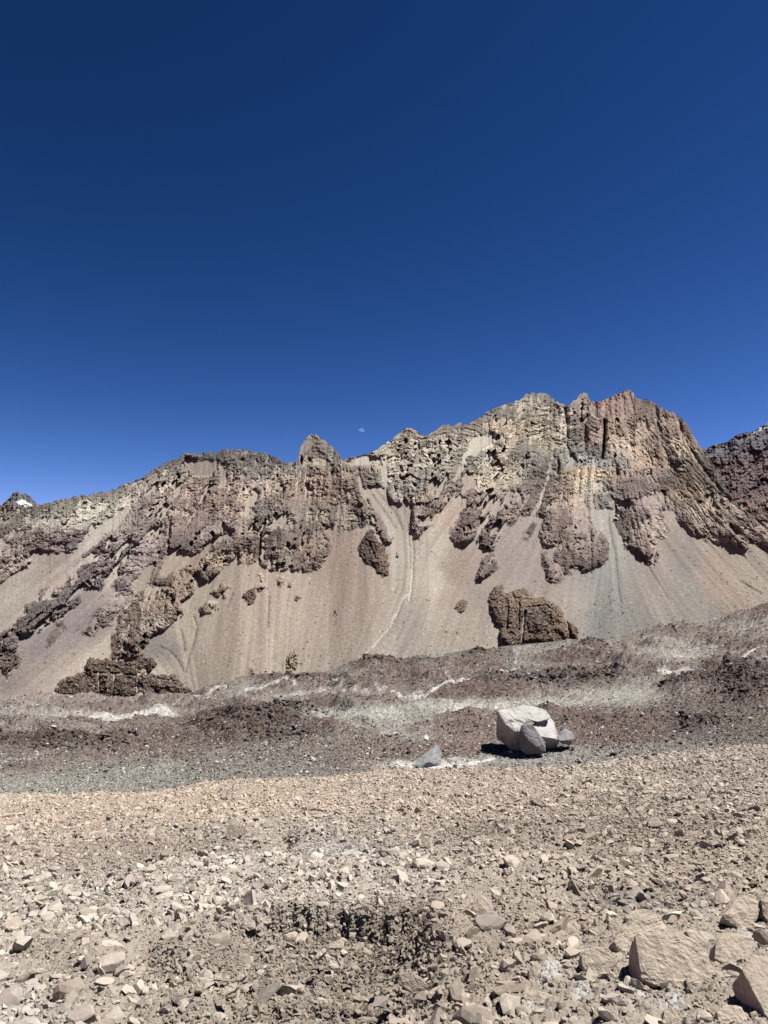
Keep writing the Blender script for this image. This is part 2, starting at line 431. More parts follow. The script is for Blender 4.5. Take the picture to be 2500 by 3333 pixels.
# hand-placed buttresses (+) and clefts (-): x, y, rx, ry, lean, amount
BUT = [(1035, 1530, 75, 130, 0.1, 46), (1000, 1720, 90, 130, -.1, 34), (930, 1790, 60, 90, 0, 30), (780, 1760, 60, 60, -.5, 26), (650, 1930, 60, 110, -.5, 30), (500, 2000, 45, 80, -.5, 26),
    (1320, 1440, 50, 60, 0, 22), (1440, 1440, 40, 60, 0, 26), (1240, 1560, 36, 50, 0, 14), (1310, 1560, 45, 70, 0, 20), (1350, 1700, 40, 60, 0, 24), (1440, 1640, 55, 36, -.5, 22), (1525, 1700, 30, 80, -.3, 30), (1600, 1720, 42, 90, -.35, 30),
    (1570, 1870, 30, 60, -.5, 20), (1640, 1450, 60, 70, -.35, 30), (1740, 1350, 50, 70, 0, 20), (1880, 1340, 38, 80, 0.05, 42), (1925, 1400, 26, 60, 0, 26), (2030, 1350, 55, 60, -.1, 36), (1735, 1500, 60, 50, 0, 26),
    (1830, 1520, 26, 60, 0.1, 30), (2010, 1500, 60, 46, 0, 26), (2080, 1620, 70, 120, .2, 44), (2080, 1740, 50, 80, .3, 34), (1900, 1760, 80, 100, 0.1, 36), (1790, 1720, 34, 80, -.2, 30), (1790, 1850, 30, 50, .3, 22), (2250, 1680, 60, 70, .3, 34), (2380, 1740, 60, 60, .5, 28), (2180, 1440, 80, 60, .4, 26),
    (330, 1760, 50, 50, -.8, 22), (560, 1730, 26, 70, -.05, 32), (520, 1700, 22, 60, -.3, 20), (230, 1740, 50, 40, -.6, 20), (150, 2000, 90, 60, -.8, 26), (30, 2110, 60, 60, -.8, 24), (420, 2180, 110, 30, -.1, 22), (430, 2110, 30, 50, 0, 24), (300, 2190, 70, 40, -.3, 22),
    (690, 1620, 50, 60, .2, 16), (840, 1640, 50, 70, -.4, 18), (1210, 1850, 34, 60, .4, 14)]
CLEFT = [((1968, 1370), (1967, 1420), (1963, 1470), (1958, 1492), 4.5, 95), ((1905, 1380), (1902, 1470), 5, 50), ((1843, 1330), (1848, 1480), 6, 45), ((846, 1730), (846, 1800), (843, 1850), 6, 80), ((1818, 1500), (1815, 1540), 5, 60),
    ((553, 1690), (551, 1770), 5, 55), ((2010, 1640), (1996, 1720), (2020, 1775), 8, 50), ((2158, 1600), (2165, 1640), 5, 50), ((1690, 1600), (1700, 1640), 5, 30), ((1530, 1480), (1500, 1545), 5, 35), ((925, 1590), (905, 1640), 5, 40),
    ((1640, 1800), (1660, 1740), 4, 20), ((1745, 1830), (1760, 1870), 5, 30), ((1612, 1490), (1604, 1530), 7, 45)]
butt = np.zeros_like(U)
for bx_, by_, rx_, ry_, ln_, a_ in BUT:
    dx_ = (U + wx * .9 - bx_) - ln_ * (V - by_)
    q_ = (dx_ / rx_) ** 2 + ((V + wy * .9 - by_) / ry_) ** 2
    butt = np.maximum(butt, a_ * np.clip(1.2 - np.sqrt(q_) * 1.05, 0, 1.1))
RIBS = [([(1017, 1420), (960, 1520), (900, 1620), (850, 1710), (700, 1800), (600, 1900), (520, 2020), (430, 2110)], 58, 36), ([(1017, 1420), (1100, 1520), (1180, 1640), (1230, 1760), (1290, 1830)], 46, 28), ([(600, 1480), (520, 1600), (430, 1750), (300, 1880), (150, 2000), (30, 2100)], 60, 32),
    ([(1050, 1560), (1040, 1700), (1030, 1830)], 46, 20), ([(1700, 1300), (1640, 1420), (1600, 1560), (1560, 1680), (1520, 1760)], 50, 32), ([(1900, 1290), (1890, 1400), (1880, 1500)], 36, 28), ([(2040, 1280), (2020, 1400), (2040, 1550), (2080, 1700), (2090, 1800)], 58, 32),
    ([(2180, 1360), (2230, 1500), (2290, 1620), (2400, 1740)], 60, 32), ([(1640, 1650), (1600, 1740), (1570, 1880)], 36, 24), ([(1340, 1400), (1330, 1560), (1350, 1680)], 48, 22), ([(260, 1640), (150, 1740), (60, 1830)], 50, 20), ([(760, 1480), (800, 1600), (740, 1720), (560, 1780)], 50, 22), ([(1780, 1600), (1800, 1700), (1780, 1780)], 34, 20), ([(1470, 1390), (1440, 1520), (1400, 1620)], 44, 24), ([(1230, 1450), (1230, 1560), (1290, 1640)], 36, 18)]
for pts_, w_, a_ in RIBS:
    d_ = polyline_dist(pts_, U + 1.3 * wx, V + 1.3 * wy)
    butt = np.maximum(butt, .5 * butt + a_ * np.clip(1 - d_ / w_, 0, 1))
cleft = np.zeros_like(U)
for c_ in CLEFT:
    pts_ = list(c_[:-2]); w_, a_ = c_[-2:]
    d_ = polyline_dist(pts_, U + wx * (.15 if a_ > 90 else .5), V)
    cleft = np.maximum(cleft, a_ * (1 if a_ > 90 else .55) * np.exp(-(d_ / w_) ** 2))
brk = smooth(-.5, .4, fbm(U / 45, V / 25, 3, 78))
flute = ridged((U - tilt * 0 + 0.8 * wx) / 30 + 0.25 * lm, V / 150, 3, 47)
grain = fbm((U + .6 * wx) / 34 + V / 150, strat / 9.5, 4, 65, gain=.62)
steep = smooth(-.2, .5, fbm(U / 140, V / 110, 3, 66))
grain_v = fbm((Uf + .8 * wx) / 13, V / 36, 4, 67, gain=.6)
rmod = .35 + .95 * smooth(-.35, .45, fbm(U / 75, V / 65, 3, 68))
steep = steep * .6
grain = grain * (1 - steep * (1 - bed)) + grain_v * steep * (1 - bed)
shard = .5 * np.abs(pn(U / 30 + V / 40, V / 24 - U / 60, 62)) + .5 * np.abs(pn(U / 8 - V / 30, V / 6.5, 63)) + .35 * np.abs(pn(U / 4.5, V / 3.8, 64))
rockrel = (5 + 10 * m2 + butt + 14 * (g1 - .4) + 10 * (g2 - .3) + 3 * (flute - .3) - 3.5 * lb - 3.5 * lm - 1.0 * lf + 9 * (core - .5)
           + 4 * (blk_r - .5) - 2.0 * np.exp(-((blk_f2 - blk_f1) / .08) ** 2)
           + 2.5 * (bs_r - .5) - 1.2 * np.exp(-((bs_f2 - bs_f1) / .14) ** 2) + 1.5 * fine + rmod * (- 6.0 * (shard - .35) + 6.5 * grain)
           + (1.0 + 8 * bed * brk) * (saw - .5) + (.8 + 4.0 * bed * brk) * (saw2 - .5)) - cleft
rockrel = np.maximum(.86 * rockrel * (.35 + .65 * smooth(.45, 1.0, m1)), 3 - cleft)
screerel = .3 * lf + .5 * lm + 1.3 * lb + .6 * fbm(U / 8, V / 8, 2, 81) + 10 * m2
edge = smooth(0.25, 0.75, rmask)
rel = screerel * (1 - edge) + (rockrel + screerel * .4) * edge
# gully down the centre and rivulets
RIV = C2((985, 1000), (995, 1100), (992, 1250), (975, 1400)) + C5((975, 60), (940, 90), (915, 150), (890, 200), (862, 258), (830, 300), (790, 345), (750, 385), (720, 420), (690, 450), (655, 470))
RIV2 = [C4((1165, 200), (1182, 260), (1165, 340), (1135, 430), (1122, 490), (1112, 530)), C4((1085, 280), (1100, 340), (1105, 400)), C4((1612, 100), (1612, 180), (1605, 260)),
        C4((1395, 60), (1360, 140)), C2((760, 760), (860, 900), (900, 960)), C2((780, 730), (900, 870), (940, 960)), C3((700, 900), (715, 1000), (740, 1100), (760, 1300), (775, 1400)), C3((900, 1120), (960, 1220), (1060, 1380)),
        C4((960, 380), (1010, 400), (1060, 450), (1100, 520)), C5((140, 80), (130, 200), (125, 260)), C3((1500, 1280), (1580, 1330), (1620, 1350))]
rd = polyline_dist(RIV, U + 2 * pn(U / 8, V / 8, 3) + 3 * pn(U / 22, V / 22, 4), V)
rel = rel - 6 * np.exp(-((rd - 4) / 5) ** 2) + 2 * np.exp(-(rd / 3) ** 2)
rd2 = np.full(U.shape, 1e9)
for r_ in RIV2: rd2 = np.minimum(rd2, polyline_dist(r_, U + 2 * pn(U / 12, V / 12, 5), V))
rel = rel - 5 * np.exp(-(rd2 / 4) ** 2)

Yd = Yb * (1 - rel / F)

# ---- albedo
SCREE = [(300, 1750, 120, 70, (166, 160, 142)), (100, 1900, 130, 70, (160, 150, 132)), (30, 2000, 120, 60, (158, 146, 128)), (200, 1810, 60, 40, (140, 118, 110)), (170, 1890, 60, 30, (142, 116, 100)),
    (240, 2040, 60, 60, (118, 106, 106)), (120, 2120, 70, 60, (124, 112, 112)), (40, 2200, 60, 40, (122, 110, 108)), (270, 1960, 50, 60, (122, 108, 106)), (200, 2200, 130, 60, (160, 142, 122)), (320, 2130, 70, 40, (162, 145, 125)),
    (540, 2110, 60, 40, (120, 112, 106)), (520, 2200, 30, 30, (170, 160, 140)), (620, 2080, 60, 80, (164, 146, 124)), (650, 2180, 50, 60, (150, 133, 113)), (760, 2050, 90, 120, (160, 142, 120)), (870, 1960, 40, 60, (166, 140, 122)),
    (900, 2080, 120, 100, (163, 144, 122)), (1080, 1780, 50, 70, (160, 135, 112)), (1110, 1880, 90, 100, (146, 124, 104)), (1130, 2000, 90, 90, (150, 130, 110)), (1000, 1930, 60, 80, (160, 143, 122)), (1050, 2130, 110, 60, (152, 136, 116)), (1230, 1920, 50, 70, (150, 132, 112)),
    (1230, 1640, 50, 50, (150, 136, 118)), (1290, 1720, 40, 60, (158, 148, 130)), (1340, 1800, 30, 80, (166, 156, 138)), (1300, 1900, 40, 60, (160, 150, 130)), (1330, 2040, 70, 70, (148, 140, 124)), (1250, 2100, 50, 50, (152, 140, 122)),
    (1460, 1690, 60, 30, (172, 145, 122)), (1400, 1790, 60, 60, (170, 158, 136)), (1400, 1900, 45, 80, (180, 168, 146)), (1480, 1850, 50, 50, (148, 124, 106)), (1420, 1960, 50, 30, (152, 130, 114)), (1480, 2050, 80, 60, (156, 142, 122)), (1540, 2050, 50, 70, (160, 144, 124)), (1560, 1950, 50, 60, (146, 128, 114)),
    (1680, 1740, 50, 60, (150, 134, 124)), (1680, 1850, 80, 80, (140, 126, 116)), (1780, 1900, 60, 60, (148, 132, 118)), (1830, 1960, 60, 50, (158, 140, 122)), (1600, 1900, 40, 50, (160, 144, 124)),
    (1960, 1680, 50, 60, (160, 156, 140)), (1990, 1780, 50, 80, (148, 145, 133)), (1960, 1900, 90, 90, (128, 129, 122)), (1990, 2020, 110, 60, (118, 118, 112)), (2080, 1950, 60, 80, (140, 130, 118)), (2170, 1800, 60, 60, (152, 132, 116)), (2150, 1900, 60, 70, (144, 130, 118)), (2230, 1850, 50, 80, (124, 124, 116)), (2250, 1960, 60, 60, (132, 127, 116)), (1880, 1970, 40, 60, (160, 146, 126)),
    (2320, 1880, 60, 70, (160, 134, 112)), (2400, 1950, 60, 50, (158, 134, 112)), (2450, 1880, 60, 60, (156, 142, 122)), (2340, 1990, 40, 30, (130, 122, 112)), (2450, 1680, 60, 60, (158, 142, 122)), (2480, 1780, 50, 60, (154, 138, 118)),
    (800, 1620, 40, 60, (190, 172, 146)), (620, 1800, 60, 50, (160, 136, 116)), (540, 1830, 60, 40, (158, 136, 116)), (650, 1520, 60, 30, (142, 124, 110)), (1180, 1480, 60, 20, (180, 172, 152)), (1560, 1440, 70, 50, (186, 178, 154)), (1870, 1500, 30, 40, (150, 150, 144)), (1250, 1530, 30, 60, (176, 166, 144))]
ROCKC = [(100, 1680, 160, 24, (88, 84, 78)), (350, 1600, 100, 22, (86, 86, 86)), (500, 1545, 90, 28, (84, 84, 84)), (600, 1500, 60, 24, (90, 92, 92)), (760, 1490, 120, 28, (96, 90, 86)), (880, 1500, 60, 30, (84, 84, 84)), (720, 1540, 60, 30, (112, 108, 106)), (830, 1550, 60, 30, (98, 100, 102)),
    (200, 1690, 120, 24, (150, 150, 132)), (300, 1670, 80, 24, (160, 158, 140)), (390, 1640, 60, 28, (158, 154, 136)), (430, 1600, 50, 24, (160, 152, 134)), (380, 1720, 50, 30, (168, 162, 146)), (530, 1570, 40, 26, (190, 182, 158)), (50, 1690, 60, 24, (140, 136, 122)),
    (60, 1760, 80, 50, (104, 94, 90)), (200, 1760, 90, 50, (96, 84, 84)), (40, 1850, 60, 40, (140, 124, 114)), (90, 1820, 60, 40, (120, 106, 100)),
    (380, 1810, 90, 60, (112, 98, 100)), (430, 1770, 70, 50, (118, 104, 104)), (300, 1900, 90, 50, (100, 90, 94)), (450, 1860, 50, 60, (112, 102, 100)), (200, 1970, 90, 50, (86, 78, 80)), (60, 2080, 90, 60, (84, 74, 72)), (30, 2150, 50, 40, (100, 84, 72)), (190, 2060, 40, 50, (100, 88, 84)),
    (480, 1650, 60, 50, (120, 108, 104)), (560, 1600, 60, 50, (150, 132, 122)), (640, 1570, 70, 40, (152, 134, 118)), (700, 1640, 70, 50, (140, 120, 106)), (620, 1690, 60, 50, (150, 128, 116)), (560, 1730, 40, 70, (96, 84, 82)), (700, 1720, 60, 50, (106, 94, 94)), (780, 1570, 50, 40, (140, 122, 106)), (760, 1640, 50, 50, (130, 112, 98)), (650, 1740, 40, 40, (118, 104, 104)),
    (800, 1760, 60, 60, (92, 76, 66)), (760, 1830, 70, 40, (132, 118, 98)), (620, 1890, 70, 50, (104, 86, 72)), (500, 1920, 50, 60, (116, 98, 80)), (580, 1970, 70, 50, (100, 82, 68)), (520, 2040, 50, 60, (110, 92, 76)), (470, 2060, 30, 40, (104, 86, 70)), (500, 2030, 40, 24, (128, 124, 110)), (440, 2110, 40, 30, (84, 66, 56)), (430, 2180, 130, 50, (98, 80, 66)), (280, 2200, 90, 50, (104, 86, 70)),
    (680, 1980, 30, 30, (150, 146, 126)), (720, 1930, 50, 40, (100, 86, 72)), (860, 1660, 50, 60, (112, 106, 102)), (900, 1600, 50, 50, (150, 130, 112)), (940, 1550, 40, 40, (130, 122, 110)),
    (1030, 1440, 50, 40, (116, 104, 94)), (990, 1500, 40, 40, (100, 98, 94)), (1080, 1500, 50, 50, (112, 108, 96)), (1030, 1560, 60, 50, (146, 122, 104)), (1080, 1600, 60, 50, (128, 110, 96)), (980, 1620, 50, 50, (142, 122, 108)), (920, 1690, 50, 50, (118, 112, 110)), (1050, 1680, 70, 40, (112, 106, 94)), (1130, 1660, 50, 50, (110, 98, 84)), (1180, 1600, 40, 60, (104, 88, 78)),
    (900, 1760, 60, 60, (88, 70, 62)), (950, 1780, 50, 30, (126, 108, 96)), (1020, 1790, 60, 60, (92, 76, 66)), (920, 1850, 50, 30, (156, 148, 132)), (1000, 1850, 50, 30, (110, 92, 80)), (870, 1880, 50, 30, (176, 152, 132)), (930, 1900, 60, 30, (140, 108, 90)), (1110, 1700, 60, 30, (120, 112, 98)), (1190, 1700, 40, 40, (112, 108, 92)), (1240, 1740, 50, 50, (122, 108, 100)), (1270, 1800, 30, 50, (118, 120, 106)),
    (1320, 1440, 60, 50, (146, 138, 120)), (1250, 1450, 50, 30, (176, 170, 148)), (1400, 1460, 60, 60, (152, 148, 130)), (1460, 1420, 40, 40, (124, 114, 102)), (1230, 1530, 40, 30, (136, 120, 106)), (1310, 1540, 60, 40, (150, 142, 126)), (1440, 1530, 70, 50, (140, 136, 124)), (1500, 1400, 50, 30, (128, 118, 104)), (1320, 1580, 50, 24, (84, 86, 86)), (1210, 1580, 40, 24, (112, 114, 114)), (1410, 1590, 50, 30, (126, 128, 122)), (1300, 1620, 40, 30, (124, 124, 116)), (1350, 1620, 40, 20, (170, 144, 116)),
    (1350, 1700, 50, 50, (106, 88, 82)), (1370, 1740, 40, 40, (126, 108, 102)), (1440, 1620, 60, 40, (118, 102, 92)), (1500, 1600, 50, 40, (126, 108, 96)), (1520, 1710, 40, 70, (110, 92, 86)), (1560, 1500, 50, 40, (112, 112, 100)), (1600, 1570, 60, 40, (196, 184, 158)), (1580, 1450, 50, 40, (188, 180, 156)), (1630, 1480, 40, 60, (124, 106, 88)), (1600, 1730, 60, 70, (96, 86, 86)), (1560, 1880, 50, 60, (96, 84, 80)), (1640, 1650, 70, 40, (114, 98, 92)), (1560, 1340, 60, 26, (112, 106, 92)), (1640, 1340, 50, 24, (108, 100, 94)),
    (1700, 1360, 50, 60, (130, 122, 106)), (1740, 1310, 60, 30, (120, 120, 108)), (1690, 1400, 40, 40, (160, 140, 112)), (1640, 1400, 40, 50, (150, 134, 112)), (1760, 1400, 60, 40, (150, 144, 122)), (1800, 1440, 50, 40, (158, 150, 124)), (1730, 1490, 60, 40, (98, 100, 96)), (1820, 1520, 40, 50, (88, 84, 82)), (1750, 1560, 80, 40, (100, 92, 86)), (1640, 1540, 40, 40, (200, 188, 158)), (1720, 1610, 80, 40, (112, 100, 94)), (1800, 1360, 40, 30, (110, 96, 88)),
    (1870, 1320, 40, 50, (140, 130, 116)), (1840, 1370, 24, 40, (176, 170, 154)), (1890, 1370, 30, 30, (104, 92, 86)), (1870, 1460, 40, 40, (80, 80, 80)), (1920, 1430, 26, 60, (104, 84, 76)), (1900, 1500, 60, 24, (142, 144, 138)), (1900, 1540, 60, 24, (190, 160, 110)), (1960, 1545, 60, 20, (180, 160, 118)), (1980, 1510, 70, 40, (94, 100, 100)), (1920, 1580, 60, 40, (156, 150, 128)), (1960, 1620, 50, 40, (118, 122, 116)), (1920, 1640, 50, 40, (124, 108, 98)), (1850, 1620, 50, 40, (150, 128, 108)),
    (2040, 1320, 60, 50, (100, 74, 66)), (1960, 1310, 50, 20, (128, 92, 80)), (2000, 1360, 50, 30, (104, 80, 74)), (2010, 1400, 40, 40, (142, 118, 96)), (2040, 1440, 50, 50, (160, 142, 116)), (2100, 1390, 60, 50, (126, 112, 98)), (2180, 1370, 70, 30, (112, 90, 80)), (2200, 1410, 60, 30, (94, 72, 64)), (2140, 1460, 60, 40, (136, 112, 98)), (2230, 1450, 40, 30, (170, 150, 122)), (2120, 1500, 60, 40, (150, 124, 98)), (2220, 1500, 60, 40, (98, 96, 86)), (2200, 1550, 60, 30, (88, 74, 66)), (2140, 1560, 60, 30, (78, 72, 68)), (2280, 1540, 50, 40, (110, 90, 76)), (2330, 1590, 50, 50, (108, 106, 98)),
    (2060, 1600, 70, 60, (102, 84, 82)), (2120, 1660, 60, 60, (118, 104, 98)), (2060, 1700, 60, 60, (92, 78, 74)), (2120, 1740, 50, 50, (160, 142, 130)), (2080, 1780, 60, 40, (84, 70, 66)), (2230, 1600, 70, 30, (162, 138, 108)), (2200, 1660, 60, 50, (92, 82, 76)), (2300, 1640, 50, 30, (136, 116, 94)), (2330, 1700, 50, 40, (168, 152, 132)), (2270, 1730, 60, 40, (126, 110, 96)), (2400, 1680, 50, 40, (92, 76, 70)), (2380, 1760, 60, 40, (144, 126, 110)), (2450, 1790, 60, 50, (116, 100, 88)), (2420, 1630, 50, 40, (122, 108, 92)),
    (1810, 1690, 40, 60, (106, 90, 84)), (1780, 1750, 40, 60, (98, 84, 78)), (1880, 1720, 80, 50, (118, 102, 92)), (1870, 1790, 70, 60, (96, 82, 74)), (1950, 1760, 40, 50, (82, 70, 66)), (1900, 1850, 60, 40, (92, 78, 72)), (1840, 1760, 20, 20, (162, 144, 112)), (1790, 1850, 40, 50, (96, 80, 76)), (1720, 1720, 30, 60, (100, 88, 88))]
CUx, CVx = U + wx * 1.4 + 10 * pn(U / 60, V / 60, 91), V + wy * 1.4 + 8 * pn(U / 60, V / 60, 92)
def col_raster(lst, base):
    return splats(lst, base, GX[::4, ::4], GY[::4, ::4], sat=.8 if lst is ROCKC else .6)
def samp_c(R, x, y):
    fx = np.clip((x - RX0) / (RS * 4), 0, R.shape[1] - 1.001); fy = np.clip((y - RY0) / (RS * 4), 0, R.shape[0] - 1.001)
    ix = fx.astype(int); iy = fy.astype(int); fx = (fx - ix)[..., None]; fy = (fy - iy)[..., None]
    return (R[iy, ix] * (1 - fx) * (1 - fy) + R[iy, ix + 1] * fx * (1 - fy) + R[iy + 1, ix] * (1 - fx) * fy + R[iy + 1, ix + 1] * fx * fy)
scree_c = samp_c(col_raster(SCREE, (160, 145, 125)), CUx, CVx) * 1.10
rock_c = samp_c(col_raster(ROCKC, (112, 98, 88)), CUx, CVx) * 1.36
sh = 1 + 0.03 * lf + 0.04 * lm + 0.045 * lb + 0.035 * fbm(U / 6, V / 6, 2, 95)
scree_c = scree_c * np.clip(sh, .6, 1.5)[..., None]
speck_f1, _, speck_r = worley(U / 9, V / 9, 96)
speck = (speck_f1 < 0.2) & (speck_r > 0.88)
scree_c = np.where(speck[..., None], scree_c * 1.5, scree_c)
riv = np.exp(-(rd / 3.2) ** 2) * smooth(1800, 1900, V)
scree_c = scree_c * (1 + 0.55 * riv)[..., None]
scree_c = scree_c * (1 - 0.25 * np.exp(-(rd2 / 4) ** 2))[..., None]
# rock: darker weathered cores, pale dust and crust in hollows and along the rims
conc = rockrel - (14 * (g1 - .4) - 3.5 * lb + 9 * (core - .5) + butt + 5 + 10 * m2 - cleft)
dust = smooth(2, -9, conc + 7 * fbm(U / 40, V / 40, 3, 97)) * 0.85
dust = np.maximum(dust, smooth(.9, .35, m1) * smooth(-.1, .5, fbm(U / 20, V / 20, 3, 98) + .15) * .8)
crust = np.array(alb((196, 184, 168)))
rmot = 1 + .35 * grain + 0.26 * fbm(U / 11, V / 9, 3, 99) + .22 * (bs_r - .5) + 0.22 * (blk_r - .5)
rock_c = rock_c * np.clip(rmot, .5, 1.6)[..., None]
rock_c = rock_c * (.76 + .42 * (1 - core))[..., None]
dust = np.maximum(dust * (1 - .5 * core), .62 * (1 - core) * smooth(-.5, .4, fbm(U / 9, V / 8, 3, 104) + .3))
dusty = smooth(-.35, .55, fbm(U / 95, V / 70, 3, 101)) 
vein = smooth(.10, .38, -.8 * grain + .7 * fbm(UW / 17 + .3 * lm, VW / 12, 5, 102, gain=.68)) * (.3 + .7 * dusty)
dust = np.maximum(dust, vein * (.95 - .6 * core)) * (1 - .45 * bed)
hue = rock_c / (rock_c.mean(-1, keepdims=True) + 1e-6)
pale = 0.30 * crust + 0.25 * np.minimum(scree_c * 1.15, .6) + .45 * hue * np.clip(rock_c.mean(-1, keepdims=True) * 1.75, 0, .32)
rock_c = rock_c * (1 - dust[..., None] * .8) + pale * dust[..., None] * .8
bandc = 1 + bed * (0.42 * (np.sin(strat / 13 * 2 * np.pi + 2 * pn(U / 120, V / 25, 75))) * smooth(-.6, .4, pn(U / 50, strat / 20, 77)) + 0.30 * np.sign(pn(U * .004, strat / 4.0, 76)))
rock_c = rock_c * np.clip(bandc, .5, 1.6)[..., None]
alb_m = scree_c * (1 - edge[..., None]) + rock_c * edge[..., None]

X_, T_ = img_dir(U, V)
P = np.stack([X_ * Yd, Yd, T_ * Yd], -1)
# far side of the ridge so that the mountain has a back
back = []
for k, (dy_, dz_) in enumerate([(6, -1.5), (20, -9), (60, -38), (130, -90), (200, -190)]):
    b_ = P[-1].copy(); b_[:, 1] += dy_; b_[:, 2] += dz_ + (0.6 * fbm(cx / 10, cx * 0 + k, 2, 7) if k == 0 else 0); back.append(b_)
P = np.concatenate([P, np.array(back)], 0)
ext = lambda A: np.concatenate([A, np.repeat(A[-1:], 5, 0)], 0)
mountain = grid_mesh('mountain', P, {'albedo': np.clip(ext(alb_m), .02, .8)}, flat=ext(edge) > .5)
mountain['kind'] = 'structure'
mountain.data.materials.append(ground_mat('mountain_rock', 0.8, 0.22, 0.7, 0.16))
MT_U, MT_V, MT_P, MT_ROCK = U, V, P[:NR], edge

# ---- separate outcrops standing out of the screes
TS = np.linspace(0, 1, NR)
def mt_depth(x, y):
    ci = np.clip((x - cx[0]) / (cx[1] - cx[0]), 0, NC - 1.001)
    bo = np.interp(x, cx, border); ri = np.interp(x, cx, ridge)
    ti = np.clip((bo - y) / (bo - ri), 0, .9999) * (NR - 1)
    c0 = ci.astype(int); r0 = ti.astype(int); fc = ci - c0; fr = ti - r0
    return (Yd[r0, c0] * (1 - fc) * (1 - fr) + Yd[r0, c0 + 1] * fc * (1 - fr) + Yd[r0 + 1, c0] * (1 - fc) * fr + Yd[r0 + 1, c0 + 1] * fc * fr)
def outcrop(name, poly, H, butts, clefts, cols, base, seed, label, step=1.5, sharp=10.0):
    p = np.array(poly, float); x0, y0 = p.min(0) - 10; x1, y1 = p.max(0) + 10
    xs = np.arange(x0, x1, step); ys = np.arange(y1, y0, -step)
    u, v = np.meshgrid(xs, ys)
    a = fbm(u / 18, v / 18, 5, seed, gain=.6) * 8; b = fbm(u / 18, v / 18, 5, seed + 1, gain=.6) * 8
    m = inside(poly, u + a, v + b)
    de = polyline_dist(list(poly) + [poly[0]], u + a, v + b) * np.where(m, 1, -1)
    prof = np.clip(de / sharp, -1, 1)
    rel = H * np.where(prof > 0, np.sqrt(np.clip(prof, 0, 1)), prof * 1.2)
    bu = np.zeros_like(u)
    for bx_, by_, rx_, ry_, ln_, a_ in butts:
        q = ((u + a - bx_ - ln_ * (v - by_)) / rx_) ** 2 + ((v + b - by_) / ry_) ** 2
        bu = np.maximum(bu, 1.25 * a_ * np.clip(1.1 - np.sqrt(q), 0, 1))
    cl_ = np.zeros_like(u)
    for c_ in clefts:
        cl_ = np.maximum(cl_, c_[-1] * np.exp(-(polyline_dist(list(c_[:-2]), u + a * .4, v) / c_[-2]) ** 2))
    f1, f2, r = worley((u + a) / 17, (v + b) / 15, seed + 3); g1_, g2_, r2 = worley(u / 7.5, v / 6, seed + 4)
    sh_ = np.abs(pn(u / 12, v / 10 - u / 50, seed + 5)) + .7 * np.abs(pn(u / 6, v / 5, seed + 6)) + .5 * np.abs(pn(u / 3.2, v / 2.8, seed + 7))
    rr = bu - cl_ + 11 * (r - .5) - 6 * np.exp(-((f2 - f1) / .1) ** 2) + 3 * (r2 - .5) - 6 * (sh_ - .5) + 5 * (ridged((u + a) / 26, v / 60, 3, seed + 8) - .3)
    rel = rel + rr * np.clip(prof * 2, 0, 1)
    Y_ = mt_depth(u, v) * (1 - rel / F)
    aa, bb = img_dir(u, v)
    Pq = np.stack([aa * Y_, Y_, bb * Y_], -1)
    c = splats(cols, base, u + a, v + b, .1, sat=.7) * .95
    vn = smooth(.15, .5, fbm(u / 9, v / 7, 4, seed + 9)) * .45
    c = c * np.clip(1 + .35 * fbm(u / 7, v / 6, 3, seed + 10) + .25 * (r - .5), .5, 1.6)[..., None]
    c = c * (1 - vn[..., None]) + alb((180, 156, 132)) * vn[..., None]
    ob = grid_mesh(name, Pq, {'albedo': np.clip(c, .02, .8)}, flat=np.ones(u.shape, bool))
    bm = bmesh.new(); bm.from_mesh(ob.data); bm.verts.ensure_lookup_table()
    kill = np.where((de < -7).reshape(-1))[0]
    bmesh.ops.delete(bm, geom=[bm.verts[int(k)] for k in kill], context='VERTS')
    bm.to_mesh(ob.data); bm.free()
    ob.data.materials.append(mountain.data.materials[0])
    ob['label'] = label; ob['category'] = 'outcrop'
    return ob
BIG = C5((1455, 100), (1460, 60), (1490, 15), (1540, 8)) + C6((60, 25), (90, 58), (130, 40), (190, 25), (230, 48), (262, 85), (310, 78), (350, 100), (400, 130), (430, 170), (448, 212), (490, 240), (520, 275), (524, 312), (500, 342), (430, 358), (370, 362), (300, 348), (240, 348), (150, 372), (90, 380)) + C5((1640, 382), (1570, 378), (1530, 340), (1520, 300), (1530, 260), (1490, 210), (1460, 150))
outcrop('rock_outcrop', BIG, 20, [(1625, 1990, 26, 70, .15, 22), (1665, 2010, 20, 70, .1, 18), (1700, 1980, 24, 50, .0, 18), (1752, 2030, 36, 50, .1, 34), (1800, 2000, 40, 50, .5, 22), (1830, 2050, 36, 44, .6, 16), (1640, 2070, 30, 30, 0, 20), (1870, 2060, 20, 34, .6, 24), (1740, 2070, 60, 22, 0, 16)],
        [((1710, 1990), (1703, 2030), (1700, 2085), 4, 36), ((1690, 1960), (1690, 2050), 2.5, 16), ((1655, 1965), (1650, 2050), 3, 16), ((1835, 2000), (1850, 2040), (1862, 2090), 5, 34), ((1785, 2060), (1760, 2090), 3, 18), ((1600, 2000), (1622, 2060), 4, 12), ((1725, 1975), (1780, 1970), (1810, 1995), 3, 12)],
        [(1752, 2025, 34, 36, (82, 72, 70)), (1700, 1960, 60, 30, (140, 116, 90)), (1640, 2000, 40, 50, (112, 92, 78)), (1810, 2030, 40, 40, (132, 104, 78)), (1850, 2070, 40, 30, (118, 94, 76)), (1650, 2070, 40, 24, (108, 88, 78)), (1740, 1990, 30, 12, (92, 80, 74)), (1690, 2070, 40, 20, (122, 98, 78))], (118, 96, 78), 700, 'large reddish brown crag standing alone at the foot of the screes, right of centre')
